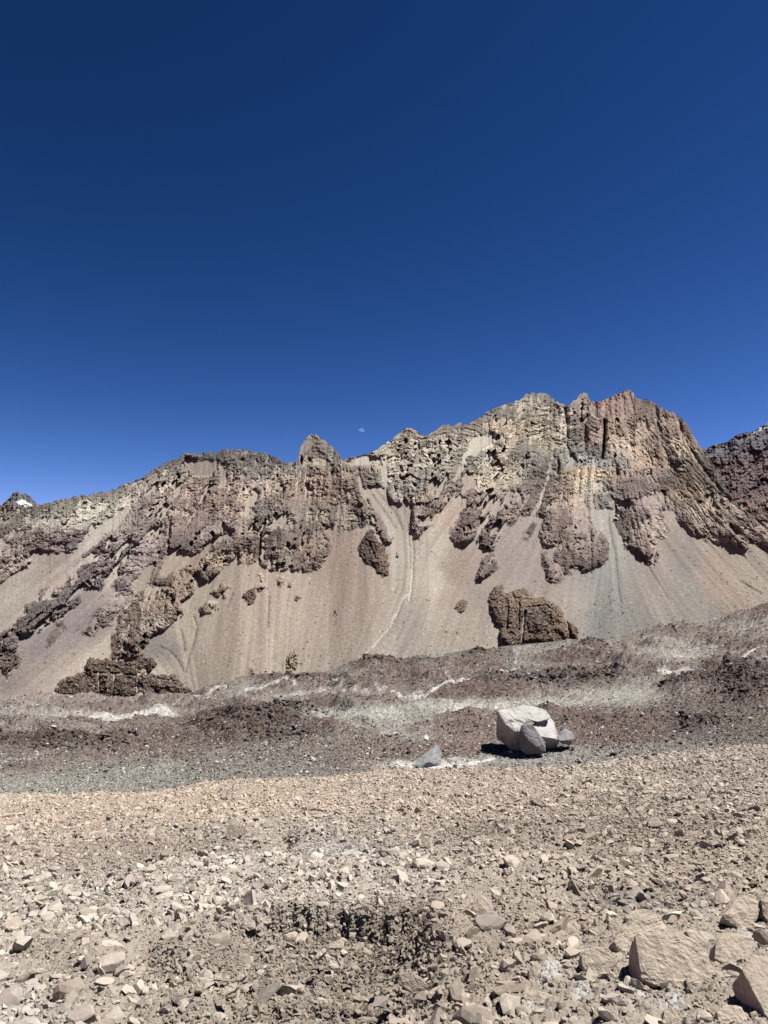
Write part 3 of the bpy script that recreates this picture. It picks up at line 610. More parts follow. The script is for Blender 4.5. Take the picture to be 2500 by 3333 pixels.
outcrop('rock_outcrop', C4((325, 664), (338, 600), (380, 570), (440, 550), (510, 520), (518, 465), (545, 442), (600, 455), (640, 448), (700, 465), (800, 450), (865, 415), (880, 440), (925, 450), (940, 490), (905, 525), (870, 515), (830, 500), (838, 540), (920, 545), (1040, 545), (1090, 590), (1148, 640), (1140, 660), (1000, 684), (900, 690), (850, 655), (820, 655), (780, 680), (720, 696), (690, 670), (640, 680), (600, 668), (540, 676), (490, 660), (440, 674), (380, 664)), 9,
        [(230, 2215, 26, 34, -.6, 12), (300, 2170, 26, 40, -.3, 16), (345, 2220, 22, 40, .1, 18), (400, 2235, 30, 34, 0, 18), (430, 2180, 26, 30, 0, 14), (490, 2160, 18, 26, .1, 16), (520, 2225, 40, 22, .3, 16), (580, 2240, 36, 20, .4, 14), (270, 2240, 22, 26, 0, 12), (460, 2215, 20, 24, 0, 12)],
        [((320, 2190), (325, 2262), 2.5, 14), ((372, 2200), (368, 2265), 2.5, 14), ((452, 2190), (445, 2262), 3, 14), ((300, 2190), (420, 2195), (460, 2205), 3, 10), ((500, 2205), (600, 2222), 2.5, 9)], [(300, 2200, 60, 50, (112, 92, 76)), (400, 2230, 40, 30, (96, 80, 68)), (520, 2230, 60, 30, (118, 98, 82)), (490, 2160, 30, 30, (100, 84, 72))], (108, 90, 76), 790, 'low broad brown ledge of rock at the foot of the screes, far left', sharp=9)
outcrop('rock_outcrop', C2((668, 1075), (690, 1045), (712, 1000), (742, 958), (770, 970), (782, 1012), (830, 1070), (850, 1122), (860, 1182), (852, 1242), (820, 1252), (770, 1192), (720, 1162), (682, 1112)), 13, [(1215, 1770, 20, 40, .3, 14), (1235, 1830, 22, 40, .3, 14)], [((1200, 1760), (1225, 1820), 3, 12)], [(1210, 1760, 30, 30, (98, 76, 68)), (1245, 1850, 24, 30, (122, 98, 84))], (104, 82, 72), 720, 'dark brown tapering crag beside the central gully, above the middle scree')
outcrop('rock_outcrop', C4((1462, 92), (1455, 70), (1490, 30), (1530, 30), (1540, 90), (1525, 118), (1490, 125)), 8, [], [], [], (112, 90, 76), 740, 'small dark knob on the upper scree below the pointed peak', step=1.2, sharp=8)
outcrop('rock_outcrop', C5((236, 505), (243, 440), (270, 415), (292, 390), (315, 450), (316, 480), (302, 510)), 9, [(944, 2140, 8, 26, .1, 9)], [((942, 2125), (938, 2165), 2, 9)], [], (158, 140, 112), 750, 'lone tan pinnacle low on the scree, left of centre', step=1.2, sharp=7)
outcrop('rock_outcrop', C5((1252, 150), (1262, 120), (1300, 88), (1330, 112), (1318, 160), (1285, 175)), 9, [], [], [], (138, 118, 98), 760, 'small rounded brown knob on the scree left of the large crag', step=1.2, sharp=8)
outcrop('rock_outcrop', C5((290, 100), (300, 78), (322, 64), (326, 84), (305, 110)), 6, [], [], [], (120, 98, 80), 770, 'tiny brown tooth on the scree above the lone pinnacle', step=1.2, sharp=6)
outcrop('rock_outcrop', C5((528, 188), (528, 170), (540, 162), (546, 180), (538, 192)), 5, [], [], [], (86, 78, 66), 780, 'tiny dark speck of rock alone in the middle of the scree', step=1.2, sharp=5)

# ---- farther peaks
def far_peak(name, ridge_pts, bottom_fn, x0, x1, Y0, depth, colour_fn, seed, n=190, rows=120, amp=1.0):
    cx_ = np.linspace(x0, x1, n)
    rg = interp(ridge_pts, cx_) - ((ridged(cx_ / 22, cx_ * 0, 4, seed) - .4) * 6 + fbm(cx_ / 6, cx_ * 0, 2, seed + 1) * 2.5) * amp
    bt = bottom_fn(cx_)
    t = np.linspace(0, 1, rows)
    u = np.repeat(cx_[None], rows, 0); v = bt[None] + t[:, None] * (rg - bt)[None]
    w1 = fbm(u / 30, v / 30, 3, seed + 5) * 12
    r = 50 * (ridged((u + w1) / 60 + v / 200, v / 110, 4, seed + 2)) + 8 * worley(u / 14, v / 10, seed + 3)[2] + 7 * fbm(u / 9, v / 7, 3, seed + 4)
    Yv = (Y0 + depth * t[:, None]) * (1 - r / F)
    a, b = img_dir(u, v)
    Pp = np.stack([a * Yv, Yv, b * Yv], -1)
    bk = []
    for dy_, dz_ in ((20, -10), (150, -120), (400, -500)):
        q = Pp[-1].copy(); q[:, 1] += dy_; q[:, 2] += dz_; bk.append(q)
    Pp = np.concatenate([Pp, np.array(bk)], 0)
    c = colour_fn(u, v, r); c = np.concatenate([c, np.repeat(c[-1:], 3, 0)], 0)
    ob = grid_mesh(name, Pp, {'albedo': np.clip(c, .02, .85)}, flat=np.ones(Pp.shape[:2], bool))
    ob['kind'] = 'structure'
    ob.data.materials.append(ground_mat(name + '_rock', 0.2, 1.5, 0.8, 0.2))
    return ob
def col_left(u, v, r):
    c = np.ones(u.shape + (1,)) * alb((100, 102, 108)); c = c * (1 + .3 * fbm(u / 8, v / 8, 3, 301))[..., None]
    low = smooth(1640, 1665, v + .3 * (60 - u)); c = c * (1 - low[..., None]) + alb((160, 140, 130)) * low[..., None]
    sn = inside(C1((95, 800), (130, 783), (165, 800), (212, 828), (150, 834), (118, 815)), u + 2 * pn(u / 5, v / 5, 3), v)
    c[sn] = alb((236, 236, 230), 1.0)
    return c
far_peak('distant_peak', [(-260, 1740), (-80, 1690)] + C1((0, 825), (40, 790), (80, 745), (110, 735), (125, 755), (150, 750), (185, 770), (205, 795), (225, 830)) + [(200, 1720)], lambda x: x * 0 + 1760, -240, 190, 1500, 200, col_left, 401, n=170, rows=60, amp=.8)
def col_right(u, v, r):
    c = np.ones(u.shape + (1,)) * alb((108, 90, 92))
    gy = smooth(1500, 1455, v + 0.1 * (u - 2400) + 14 * fbm(u / 30, v / 20, 3, 303))
    c = c * (1 - gy[..., None]) + alb((98, 98, 106)) * gy[..., None]
    lo = smooth(1590, 1650, v + 12 * fbm(u / 30, v / 20, 3, 304)); c = c * (1 - lo[..., None]) + alb((122, 98, 90)) * lo[..., None]
    c = c * (1 + .45 * fbm(u / 14, v / 7, 4, 305))[..., None]
    dst = smooth(.25, .7, fbm(u / 22 + v / 20, v / 40, 3, 306)); c = c * (1 - .6 * dst[..., None]) + alb((140, 124, 122)) * .6 * dst[..., None]
    sn = (v < interp([(2440, 1300), (2455, 1414), (2476, 1402), (2500, 1395), (2700, 1320)], u + 3 * pn(u / 6, v / 6, 2))) & (u > 2450)
    sn |= (fbm(u / 14 - v / 20, v / 10, 3, 307) > .78) & (v < 1500) & (u > 2380)
    c[sn] = alb((196, 198, 204), 1.0)
    return c
far_peak('distant_mountain', [(2240, 1500), (2292, 1463), (2327, 1447), (2370, 1439), (2392, 1417), (2425, 1409), (2457, 1403), (2479, 1387), (2500, 1379), (2580, 1340), (2700, 1300), (2900, 1260)], lambda x: x * 0 + 1850, 2240, 2860, 1000, 350, col_right, 411, n=240, rows=190)

# ---- moon: the sunlit half seen through the air
mb = bmesh.new()
R_m = 9.8 / F * 9000
mseg, mrow = 28, 14
rows_v = []
for i in range(mrow + 1):
    row = []
    for j in range(mseg + 1):
        ph = math.pi * i / mrow; th = math.pi * (0.42 + 0.58 * j / mseg) - math.pi
        row.append(mb.verts.new((R_m * math.cos(ph), R_m * math.sin(ph) * math.cos(th), -R_m * math.sin(ph) * math.sin(th) * 1.0)))
    rows_v.append(row)
for i in range(mrow):
    for j in range(mseg):
        mb.faces.new((rows_v[i][j], rows_v[i + 1][j], rows_v[i + 1][j + 1], rows_v[i][j + 1]))
bmesh.ops.remove_doubles(mb, verts=mb.verts, dist=0.01)
mme = bpy.data.meshes.new('moon'); mb.to_mesh(mme); mb.free()
moon = bpy.data.objects.new('moon', mme); COL.objects.link(moon)
moon.location = at(1177, 1403, 9000)
moon.rotation_euler = (0, math.radians(14), 0)
mm = bpy.data.materials.new('moon_glow'); mm.use_nodes = True; n_ = mm.node_tree; n_.nodes.clear()
o_ = n_.nodes.new('ShaderNodeOutputMaterial'); e_ = n_.nodes.new('ShaderNodeEmission'); t_ = n_.nodes.new('ShaderNodeBsdfTransparent'); a_ = n_.nodes.new('ShaderNodeAddShader')
nz = n_.nodes.new('ShaderNodeTexNoise'); nz.inputs['Scale'].default_value = 0.05; nz.inputs['Detail'].default_value = 3
mr_ = n_.nodes.new('ShaderNodeMapRange'); mr_.inputs[1].default_value = .35; mr_.inputs[2].default_value = .65; mr_.inputs[3].default_value = .025; mr_.inputs[4].default_value = .09
n_.links.new(nz.outputs[0], mr_.inputs[0]); n_.links.new(mr_.outputs[0], e_.inputs['Strength'])
e_.inputs['Color'].default_value = (1.0, 1.0, 0.95, 1)
n_.links.new(e_.outputs[0], a_.inputs[0]); n_.links.new(t_.outputs[0], a_.inputs[1]); n_.links.new(a_.outputs[0], o_.inputs[0])
mme.materials.append(mm)
moon['label'] = 'pale half moon in the blue sky above the saddle'; moon['category'] = 'moon'
# ================================================================== VALLEY FLOOR (glacier rubble between the near slope and the mountain)
EDGE = [(-320, 2592), (0, 2586), (90, 2583), (190, 2588), (260, 2582), (450, 2581), (560, 2566), (650, 2548), (760, 2538), (844, 2535), (960, 2533), (1055, 2531), (1250, 2508), (1320, 2506), (1450, 2502), (1600, 2500),
        (1760, 2502), (1900, 2492), (1960, 2480), (2050, 2466), (2180, 2452), (2260, 2440), (2370, 2432), (2440, 2426), (2500, 2424), (2800, 2405)]
NC2, NR2 = 900, 420
cx2 = np.linspace(-250, 2750, NC2)
e2 = interp(EDGE, cx2) + 60
b2 = interp(BORDER, cx2) - 2
t2 = np.linspace(0, 1, NR2) ** 0.92
U = np.repeat(cx2[None], NR2, 0)
V = e2[None] + t2[:, None] * (b2 - e2)[None]
Yf = 44 * np.exp(math.log(BASE_Y / 44) * t2 ** 1.9)[:, None] * np.ones_like(U)
def yfloor(x, y):
    e_ = np.interp(x, cx2, e2); b_ = np.interp(x, cx2, b2)
    t_ = np.clip((e_ - y) / (e_ - b_), 0, 1)
    return 44 * np.exp(math.log(BASE_Y / 44) * t_ ** 1.9)
k3 = 1 + 1.6 * t2[:, None]           # foreshortening grows with distance
far = t2[:, None]
LV = np.log(Yf / 44) * F
w1 = fbm(U / 60, V * k3 / 60, 3, 121) * 14
# humps: x, y (crest), rx, ry, height in photo px
HUMPS = [(1225, 2165, 80, 16, 22), (1130, 2190, 40, 10, 8), (970, 2225, 95, 12, 16), (1380, 2158, 40, 9, 10), (1560, 2150, 70, 18, 26), (1490, 2195, 60, 10, 10), (1620, 2240, 170, 17, 26), (1380, 2228, 60, 8, 8), (1160, 2243, 90, 8, 8), (1120, 2235, 30, 6, 5),
    (1930, 2108, 50, 12, 20), (1860, 2140, 120, 12, 10), (1990, 2150, 60, 12, 9), (2020, 2205, 34, 10, 17), (1830, 2205, 130, 14, 12), (2230, 2245, 60, 16, 38), (2330, 2250, 90, 14, 24), (2470, 2265, 80, 20, 22), (2390, 2190, 60, 14, 16), (2450, 2150, 80, 20, 12), (2200, 2050, 160, 10, 8), (2450, 2010, 90, 10, 14), (2200, 2182, 40, 7, 6),
    (700, 2290, 90, 12, 12), (800, 2330, 90, 16, 18), (950, 2320, 90, 12, 14), (880, 2365, 120, 18, 16), (1030, 2370, 90, 12, 12), (650, 2370, 110, 16, 12), (760, 2375, 40, 10, 12), (840, 2375, 50, 10, 12), (1080, 2380, 40, 10, 6), (1290, 2298, 26, 6, 9), (1190, 2356, 26, 5, 5),
    (860, 2205, 90, 8, 8), (780, 2208, 16, 6, 9), (835, 2202, 22, 6, 7), (150, 2420, 130, 14, 12), (60, 2360, 200, 8, 6), (330, 2375, 120, 8, 6), (230, 2275, 160, 10, 8), (600, 2275, 60, 8, 5), (460, 2335, 24, 6, 8), (500, 2335, 12, 6, 10),
    (2280, 2365, 60, 16, 14), (2230, 2335, 16, 8, 14), (2380, 2190, 14, 10, 22), (2100, 2330, 90, 12, 6), (1750, 2330, 200, 14, 8), (1500, 2345, 120, 14, 8), (1280, 2420, 60, 10, 4), (1630, 2425, 46, 16, -9)]
hp = np.zeros_like(U)
for hx, hy, rx, ry, hh in HUMPS:
    dx_ = (U + w1 - hx) / rx; dy_ = (V + w1 * .25 - (hy + ry * .6)) / (ry * 1.25)
    hp += hh * np.exp(-dx_ ** 2 - dy_ ** 2)
PONDS = [(2065, 2270, 70, 26), (980, 2465, 1, 1)]
flatm = np.exp(-((U - 2065) / 80) ** 2 - ((V - 2270) / 26) ** 2)
farw = .25 + .75 * smooth(.25, .6, far)
rough = farw * (10 * fbm(U / 170, LV / 220, 3, 130) + 8 * (ridged(U / 85, LV / 130, 3, 132) - .35) + 2 * fbm(U / 30, LV / 60, 2, 134))
rough = rough + 4 * fbm(U / 70, V * k3 / 42, 3, 131) + 3.5 * ridged(U / 34, V * k3 / 22, 3, 133) + 2.0 * fbm(U / 13, V * k3 / 9, 2, 135) + 1.0 * fbm(U / 5.5, V * k3 / 4, 2, 137)
craggy = np.zeros_like(U)
for gx_, gy_, rx, ry in [(800, 2360, 180, 40), (230, 2420, 250, 35), (950, 2320, 120, 20), (1560, 2140, 50, 18), (2230, 2240, 90, 20), (2420, 2240, 110, 60), (1225, 2165, 80, 16), (2270, 2360, 80, 30), (1850, 2215, 160, 20), (1700, 2230, 160, 14), (970, 2225, 90, 12), (2000, 2205, 40, 14), (880, 2400, 150, 24), (1930, 2100, 40, 14)]:
    craggy = np.maximum(craggy, np.exp(-((U - gx_) / rx) ** 2 - ((V - gy_) / ry) ** 2))
crag = craggy * (11 * (ridged(U / 22, LV / 80, 4, 141) - .3) + 4 * worley(U / 12, V * k3 / 9, 143)[2] + 2 * fbm(U / 5, V * k3 / 4, 2, 144))
calm2 = 1 - .9 * flatm - .45 * smooth(2400, 2470, V) * smooth(.3, .0, craggy)
rr_ = np.random.default_rng(77)
hr = np.zeros_like(U)
for _ in range(120):
    hx, hy = rr_.uniform(-150, 2650), 0
    e_ = np.interp(hx, cx2, e2); bo_ = np.interp(hx, cx2, b2); tf = rr_.uniform(.35, 1.0); hy = e_ + (bo_ - e_) * tf
    rx, ry, hh = rr_.uniform(25, 90), rr_.uniform(4, 10), rr_.uniform(7, 25)
    if abs(hx - 2065) < 110 and abs(hy - 2270) < 40: continue
    hr += hh * np.exp(-((U + w1 - hx) / rx) ** 2 - ((V + w1 * .25 - hy) / ry) ** 2)
hpx = (hp + hr + 1.25 * rough * calm2 + 1.2 * crag)
tent = smooth(0, .06, t2)[:, None] * smooth(1, .97, t2)[:, None]
a_, b_ = img_dir(U, V)
Pz = b_ * Yf + hpx * tent * Yf / F
P2 = np.stack([a_ * Yf, Yf, Pz], -1)
# last rows dip below the foot of the mountain
tail = []
for k, (dy_, dz_) in enumerate([(8, -3), (30, -16)]):
    q = P2[-1].copy(); q[:, 1] += dy_; q[:, 2] += dz_; tail.append(q)
P2f = np.concatenate([P2, np.array(tail)], 0)
# ---- albedo
FLOOR = [(150, 2270, 160, 20, (146, 132, 120)), (400, 2290, 140, 18, (132, 118, 108)), (60, 2320, 120, 20, (140, 128, 120)), (200, 2330, 80, 10, (160, 158, 146)), (330, 2310, 90, 10, (108, 90, 84)), (80, 2345, 100, 8, (96, 84, 82)), (250, 2350, 90, 10, (104, 78, 70)),
    (150, 2380, 160, 16, (140, 128, 120)), (120, 2420, 150, 22, (96, 66, 54)), (330, 2410, 90, 16, (110, 82, 70)), (500, 2370, 110, 20, (112, 90, 80)), (420, 2450, 120, 24, (118, 94, 82)), (620, 2400, 120, 30, (108, 80, 68)), (780, 2360, 100, 28, (84, 62, 54)), (900, 2370, 120, 26, (94, 66, 56)), (1000, 2385, 60, 12, (90, 64, 56)),
    (720, 2285, 60, 14, (128, 112, 104)), (900, 2330, 120, 20, (88, 74, 70)), (760, 2240, 60, 12, (126, 116, 110)), (950, 2215, 90, 14, (88, 68, 60)), (1100, 2200, 50, 14, (128, 120, 110)), (1225, 2175, 90, 22, (92, 68, 58)), (1150, 2235, 80, 10, (94, 72, 64)), (1190, 2280, 80, 14, (110, 78, 68)), (1050, 2290, 60, 10, (100, 80, 74)), (1290, 2300, 26, 6, (78, 62, 58)), (1240, 2260, 100, 10, (120, 104, 96)),
    (1100, 2330, 100, 14, (150, 151, 144)), (1230, 2340, 100, 20, (156, 157, 149)), (1400, 2320, 110, 20, (150, 150, 142)), (1500, 2300, 110, 12, (164, 166, 158)), (1180, 2310, 60, 10, (146, 144, 136)), (1340, 2400, 60, 20, (140, 136, 128)), (1320, 2290, 60, 10, (136, 130, 122)),
    (1450, 2140, 90, 16, (128, 124, 118)), (1380, 2160, 60, 10, (98, 74, 66)), (1560, 2150, 60, 26, (96, 74, 64)), (1480, 2190, 100, 14, (120, 98, 88)), (1350, 2220, 60, 8, (112, 84, 76)), (1480, 2220, 40, 6, (110, 86, 78)), (1620, 2260, 170, 20, (102, 72, 60)), (1530, 2240, 80, 10, (74, 60, 56)), (1700, 2140, 70, 24, (132, 126, 118)), (1640, 2130, 40, 20, (94, 72, 64)),
    (1850, 2110, 60, 16, (120, 112, 106)), (1930, 2120, 60, 18, (104, 78, 68)), (1860, 2150, 120, 12, (96, 72, 64)), (1830, 2215, 160, 20, (92, 74, 68)), (2000, 2180, 120, 12, (116, 100, 92)), (2030, 2060, 120, 14, (132, 124, 116)), (2180, 2060, 140, 12, (106, 84, 76)), (2350, 2040, 120, 24, (124, 114, 106)), (2450, 1990, 80, 20, (104, 78, 72)), (2440, 2060, 80, 20, (128, 116, 108)),
    (2180, 2120, 90, 24, (146, 142, 132)), (2080, 2140, 60, 20, (124, 110, 102)), (2300, 2110, 60, 20, (120, 106, 98)), (2420, 2100, 60, 20, (108, 84, 78)), (2420, 2160, 90, 24, (112, 98, 92)), (2200, 2180, 30, 8, (104, 80, 70)), (2250, 2235, 70, 22, (72, 56, 52)), (2400, 2230, 120, 30, (84, 66, 62)), (2100, 2220, 50, 14, (128, 120, 112)),
    (2070, 2272, 66, 22, (158, 152, 142)), (1900, 2280, 100, 20, (146, 144, 136)), (1780, 2290, 120, 16, (150, 148, 140)), (2180, 2290, 90, 16, (112, 96, 88)), (2350, 2300, 160, 20, (104, 84, 78)), (2250, 2350, 100, 30, (92, 68, 62)), (2400, 2360, 140, 40, (108, 88, 80)), (2100, 2340, 120, 24, (112, 84, 74)), (1980, 2380, 100, 30, (112, 80, 70)), (1880, 2330, 80, 24, (110, 78, 68)), (2050, 2410, 120, 14, (116, 74, 58)),
    (1500, 2370, 100, 30, (124, 92, 80)), (1560, 2420, 90, 24, (128, 94, 80)), (1420, 2440, 80, 20, (116, 84, 72)), (1280, 2430, 100, 30, (120, 94, 82)), (1130, 2440, 120, 30, (122, 104, 94)), (960, 2450, 160, 30, (116, 102, 94)), (1400, 2350, 60, 16, (130, 118, 110)),
    (60, 2480, 120, 30, (118, 104, 96)), (250, 2500, 160, 30, (124, 112, 104)), (120, 2550, 200, 24, (134, 132, 122)), (450, 2530, 160, 30, (128, 126, 118)), (500, 2490, 60, 20, (142, 148, 134)), (700, 2480, 160, 30, (122, 110, 102)), (850, 2510, 160, 24, (124, 114, 106)), (1100, 2500, 120, 14, (122, 110, 102)),
    (1750, 2470, 160, 20, (134, 130, 126)), (1950, 2460, 120, 16, (128, 122, 118)), (2150, 2430, 120, 16, (124, 118, 114)), (2350, 2400, 120, 20, (112, 100, 94)), (2480, 2400, 60, 16, (112, 98, 92)), (1350, 2490, 90, 8, (196, 194, 188)), (1480, 2480, 60, 6, (180, 176, 170))]
CU, CV = U + 3.0 * w1 + 8 * fbm(U / 15, V * k3 / 15, 3, 151), V + (10 * fbm(U / 50, V * k3 / 40, 3, 152) + 2 * fbm(U / 12, V * k3 / 10, 2, 153))
fl = splats(FLOOR, (128, 114, 104), CU, CV, base_w=.08, sat=.47) * 1.2 * np.array([1.0, .985, .93])
SALT = [(C4((540, 812), (600, 806), (700, 806), (850, 794), (1000, 790), (1050, 795)), 6, 1.0), (C4((620, 830), (760, 815)), 7, .7), (C4((1040, 765), (1100, 738), (1180, 712), (1260, 680), (1300, 655), (1360, 640)), 3, .8), (C4((1150, 725), (1300, 700), (1400, 690)), 2.5, .4), (C4((1560, 632), (1659, 628)), 2.5, .8),
    (C5((0, 640), (110, 630), (200, 622), (250, 618), (300, 640)), 3, .8), (C5((380, 612), (480, 600), (560, 602), (600, 612), (660, 608), (730, 618)), 3.2, .9), (C5((600, 620), (570, 645), (520, 668)), 3.5, .7), (C5((180, 680), (300, 668), (450, 655), (620, 655), (740, 655)), 3, .6), (C5((740, 620), (800, 650), (850, 640)), 2.5, .5),
    (C5((880, 660), (940, 690), (1020, 690), (1100, 672), (1160, 640), (1220, 612), (1300, 600), (1400, 590), (1450, 575)), 4.2, 1.0), (C5((960, 680), (1060, 660)), 3, .7), (C5((1440, 572), (1480, 550), (1560, 540), (1650, 530)), 2.2, .7), (C5((1100, 600), (1200, 580), (1300, 590)), 2, .4), (C5((1600, 575), (1659, 572)), 2, .8),
    (C5((1180, 775), (1260, 768), (1340, 775), (1450, 768), (1520, 765)), 2.5, .8), (C5((320, 790), (460, 800), (600, 850), (740, 880)), 5, .35), (C5((820, 900), (880, 905)), 7, .6), (C5((850, 1130), (1000, 1112), (1080, 1098)), 1.5, .6), (C5((1000, 1118), (1100, 1108), (1200, 1098), (1300, 1092), (1400, 1072), (1480, 1052)), 5, 1.0), (C5((1170, 540), (1220, 535)), 3, .4), (C5((1640, 430), (1620, 490)), 2.5, .7),
    (C6((130, 400), (160, 450), (140, 490)), 3, .6), (C6((30, 550), (90, 545)), 2, .5), (C6((140, 575), (230, 572)), 2.2, .8), (C6((430, 440), (480, 405), (540, 425)), 2.5, .8), (C6((540, 450), (620, 465)), 2.2, .5), (C6((150, 460), (300, 430)), 1.8, .4), (C6((1000, 545), (1080, 560), (1160, 550), (1280, 555)), 5, 1.0), (C6((1060, 548), (1130, 575), (1180, 590)), 4, .8), (C6((1150, 540), (1280, 530)), 4, .7), (C6((1100, 430), (1150, 440)), 4, .5), (C6((1180, 410), (1280, 395), (1350, 380)), 4, .6),
    (C6((1470, 485), (1530, 450), (1600, 410), (1670, 380)), 3, .9), (C6((1540, 655), (1600, 650), (1640, 655)), 4, .6), (C6((1400, 470), (1420, 430)), 2, .4), (C6((370, 595), (420, 592)), 2, .6), (C6((1050, 480), (1150, 500)), 3, .4), (C6((0, 740), (200, 725), (400, 705)), 6, .35), (C6((1380, 500), (1440, 500)), 1.8, .8), (C6((850, 800), (870, 795)), 2, .6)]
salt = np.zeros_like(U)
sn_ = 2.5 * fbm(U / 14, V * k3 / 10, 3, 161)
for pts_, w_, a2_ in SALT:
    d_ = polyline_dist(pts_, U + 4 * pn(U / 25, V / 12, 162), V + sn_ * .6)
    salt = np.maximum(salt, a2_ * np.exp(-(d_ / (w_ * 1.35)) ** 2))
salt = .85 * smooth(.15, 1.15, salt + .6 * fbm(U / 9, V * k3 / 5, 4, 163, gain=.65) * smooth(0, .3, salt)) * (1 - .6 * craggy)
mott = 1 + .26 * fbm(U / 22, V * k3 / 12, 4, 165, gain=.65) + .26 * pn(U / 4.2, V * 1.3 / 3.2, 166) + .16 * pn(U / 8, V * 1.2 / 5, 169)
f1_, _, r1_ = worley(U / 7, V * k3 / 6, 167)
f2_, _, r2_ = worley(U / 13, V * k3 / 11, 168)
mott = np.where((f1_ < .26) & (r1_ > .80), mott * 1.55, mott)
mott = np.where((f2_ < .2) & (r2_ > .85), mott * 1.8, mott)
cap = smooth(3, 13, hr + .6 * hp + .8 * rough) * smooth(.2, .4, far)
low = smooth(1, -7, rough + hr - 2) * smooth(.3, .5, far) * .5
mott = mott * (1 - .12 * craggy)
fl = fl * (1 - .45 * cap[..., None]) + np.array(alb((116, 92, 82), 1.1, .6)) * .45 * cap[..., None]
fl = fl * (1 - low[..., None]) + np.array(alb((152, 148, 140), 1.1, .6)) * low[..., None]
fl = fl * (np.clip(mott, .5, 2.2) + .0 * U)[..., None]
fl = fl * (1 - salt[..., None]) + alb((222, 220, 214)) * salt[..., None]
fl = np.clip(fl, .02, .7)
flf = np.concatenate([fl, fl[-1:], fl[-1:]], 0)
floor_ob = grid_mesh('valley_floor', P2f, {'albedo': flf}, flat=None)
floor_ob['kind'] = 'structure'
floor_ob.data.materials.append(ground_mat('valley_rubble', 2.6, 0.16, 0.9, 0.30, fine=1.0))
FL_U, FL_V, FL_P, FL_SALT = U, V, P2, salt

# ================================================================== NEAR SLOPE
NR3 = 430
cx3 = np.concatenate([np.linspace(-1500, -203, 90), np.linspace(-200, 2700, 1010), np.linspace(2703, 4000, 90)])
NC3 = len(cx3)
e3 = interp(EDGE, cx3)
e3 = e3 + (fbm(cx3 / 40, cx3 * 0, 3, 201) * 1.5)
t3 = np.linspace(0, 1, NR3)
U = np.repeat(cx3[None], NR3, 0)
V = 3560 + t3[:, None] * (e3 - 3560)[None]
aX, bT = img_dir(U, V)
def yslope(x, y):
    X, T = img_dir(x, y)
    return 1.6 / np.maximum(-T - 0.155 + 0.064 * X, 0.02)
Yn = yslope(U, V)
Wx, Wy = aX * Yn, Yn                       # world position on the smooth slope
ledge = interp([(-300, 3120), (380, 3110), (480, 3085), (600, 3060), (663, 3042), (760, 3022), (840, 3004), (889, 2990), (964, 2966), (1010, 2976), (1055, 2984), (1110, 2972), (1168, 2986), (1250, 2994), (1330, 2992), (1400, 3005), (1500, 3020), (2700, 3200)], U[0])[None]
lw = ledge + 8 * fbm(U / 30, V / 60, 3, 205)
lx = smooth(560, 900, U) * smooth(1480, 1220, U)
dl = V - lw
step = -0.19 * smooth(-6, 22, dl) * lx * smooth(420, 120, dl) - .06 * smooth(40, 120, dl) * smooth(400, 200, dl) * lx
ledge2 = interp([(0, 3200), (700, 3215), (740, 3195), (900, 3165), (1000, 3160), (1100, 3175), (1300, 3230), (2700, 3300)], U[0])[None] + 8 * fbm(U / 40, V / 60, 3, 206)
dl2 = V - ledge2
step += -0.08 * smooth(-3, 24, dl2) * smooth(640, 800, U) * smooth(1340, 1200, U) * smooth(260, 120, dl2)
mound = np.zeros_like(U)
for gx_, gy_, rx, ry, hh in [(1420, 3050, 90, 60, .10), (1360, 3100, 60, 50, -.02), (1150, 3080, 160, 60, -.05), (930, 2735, 30, 14, -.16), (760, 2700, 200, 18, .05), (740, 2770, 220, 30, -.10), (480, 2810, 60, 20, -.12), (350, 2840, 160, 30, -.05), (1000, 2800, 80, 20, -.08), (600, 2850, 400, 50, .06), (1130, 2850, 300, 60, .05), (1220, 2790, 60, 40, -.10),
        (1650, 2720, 100, 20, -.08), (1860, 2790, 120, 30, -.09), (2000, 2620, 260, 20, -.07), (2200, 2700, 200, 20, -.06), (1700, 2860, 260, 50, .09), (2350, 2500, 140, 24, .08), (2150, 2530, 120, 10, -.08), (2300, 2780, 160, 30, .08), (1560, 2950, 200, 50, .05), (1990, 2940, 140, 40, -.06), (2250, 3200, 300, 60, .0),
        (1330, 3220, 60, 40, -.08), (250, 3130, 160, 60, .07), (470, 3140, 90, 40, -.07), (540, 3190, 60, 40, -.06), (180, 2586, 40, 8, -.1), (230, 2580, 30, 6, .1), (60, 2600, 50, 6, -.06), (30, 2700, 90, 30, -.04)]:
    mound += hh * np.exp(-((U - gx_) / rx) ** 2 - ((V - gy_) / ry) ** 2)
terr = 0.05 * fbm(Wx / 2.2, Wy / 2.2, 4, 211) + .025 * ridged(Wx / .9, Wy / .9, 3, 212)
# soft crumbly earth (s=1) against loose stone (s=0)
SOIL = [(1130, 3060, 200, 60, 1), (900, 3110, 220, 60, .9), (1060, 3240, 260, 90, 1), (700, 3130, 120, 70, .7), (560, 3160, 70, 60, .9), (1330, 3090, 110, 80, 1), (1350, 3000, 100, 40, .8), (1300, 3200, 60, 60, .9), (480, 2770, 200, 36, .7), (300, 2830, 160, 30, .8), (600, 2600, 500, 40, .55), (300, 2640, 300, 40, .6),
    (1000, 2590, 300, 30, .6), (1500, 2560, 200, 30, .5), (700, 2760, 120, 26, .6), (1550, 2710, 90, 24, .7), (1850, 2640, 200, 24, .6), (2100, 2700, 160, 24, .6), (1640, 2990, 60, 30, .5), (1700, 3060, 60, 30, .4), (2000, 2610, 160, 20, .5), (1000, 2980, 140, 18, .8), (1540, 3190, 60, 60, .3), (1180, 2960, 120, 16, .8), (930, 2790, 60, 20, .3), (700, 3300, 200, 60, .5), (1250, 2880, 30, 20, .5)]
soil = np.zeros_like(U)
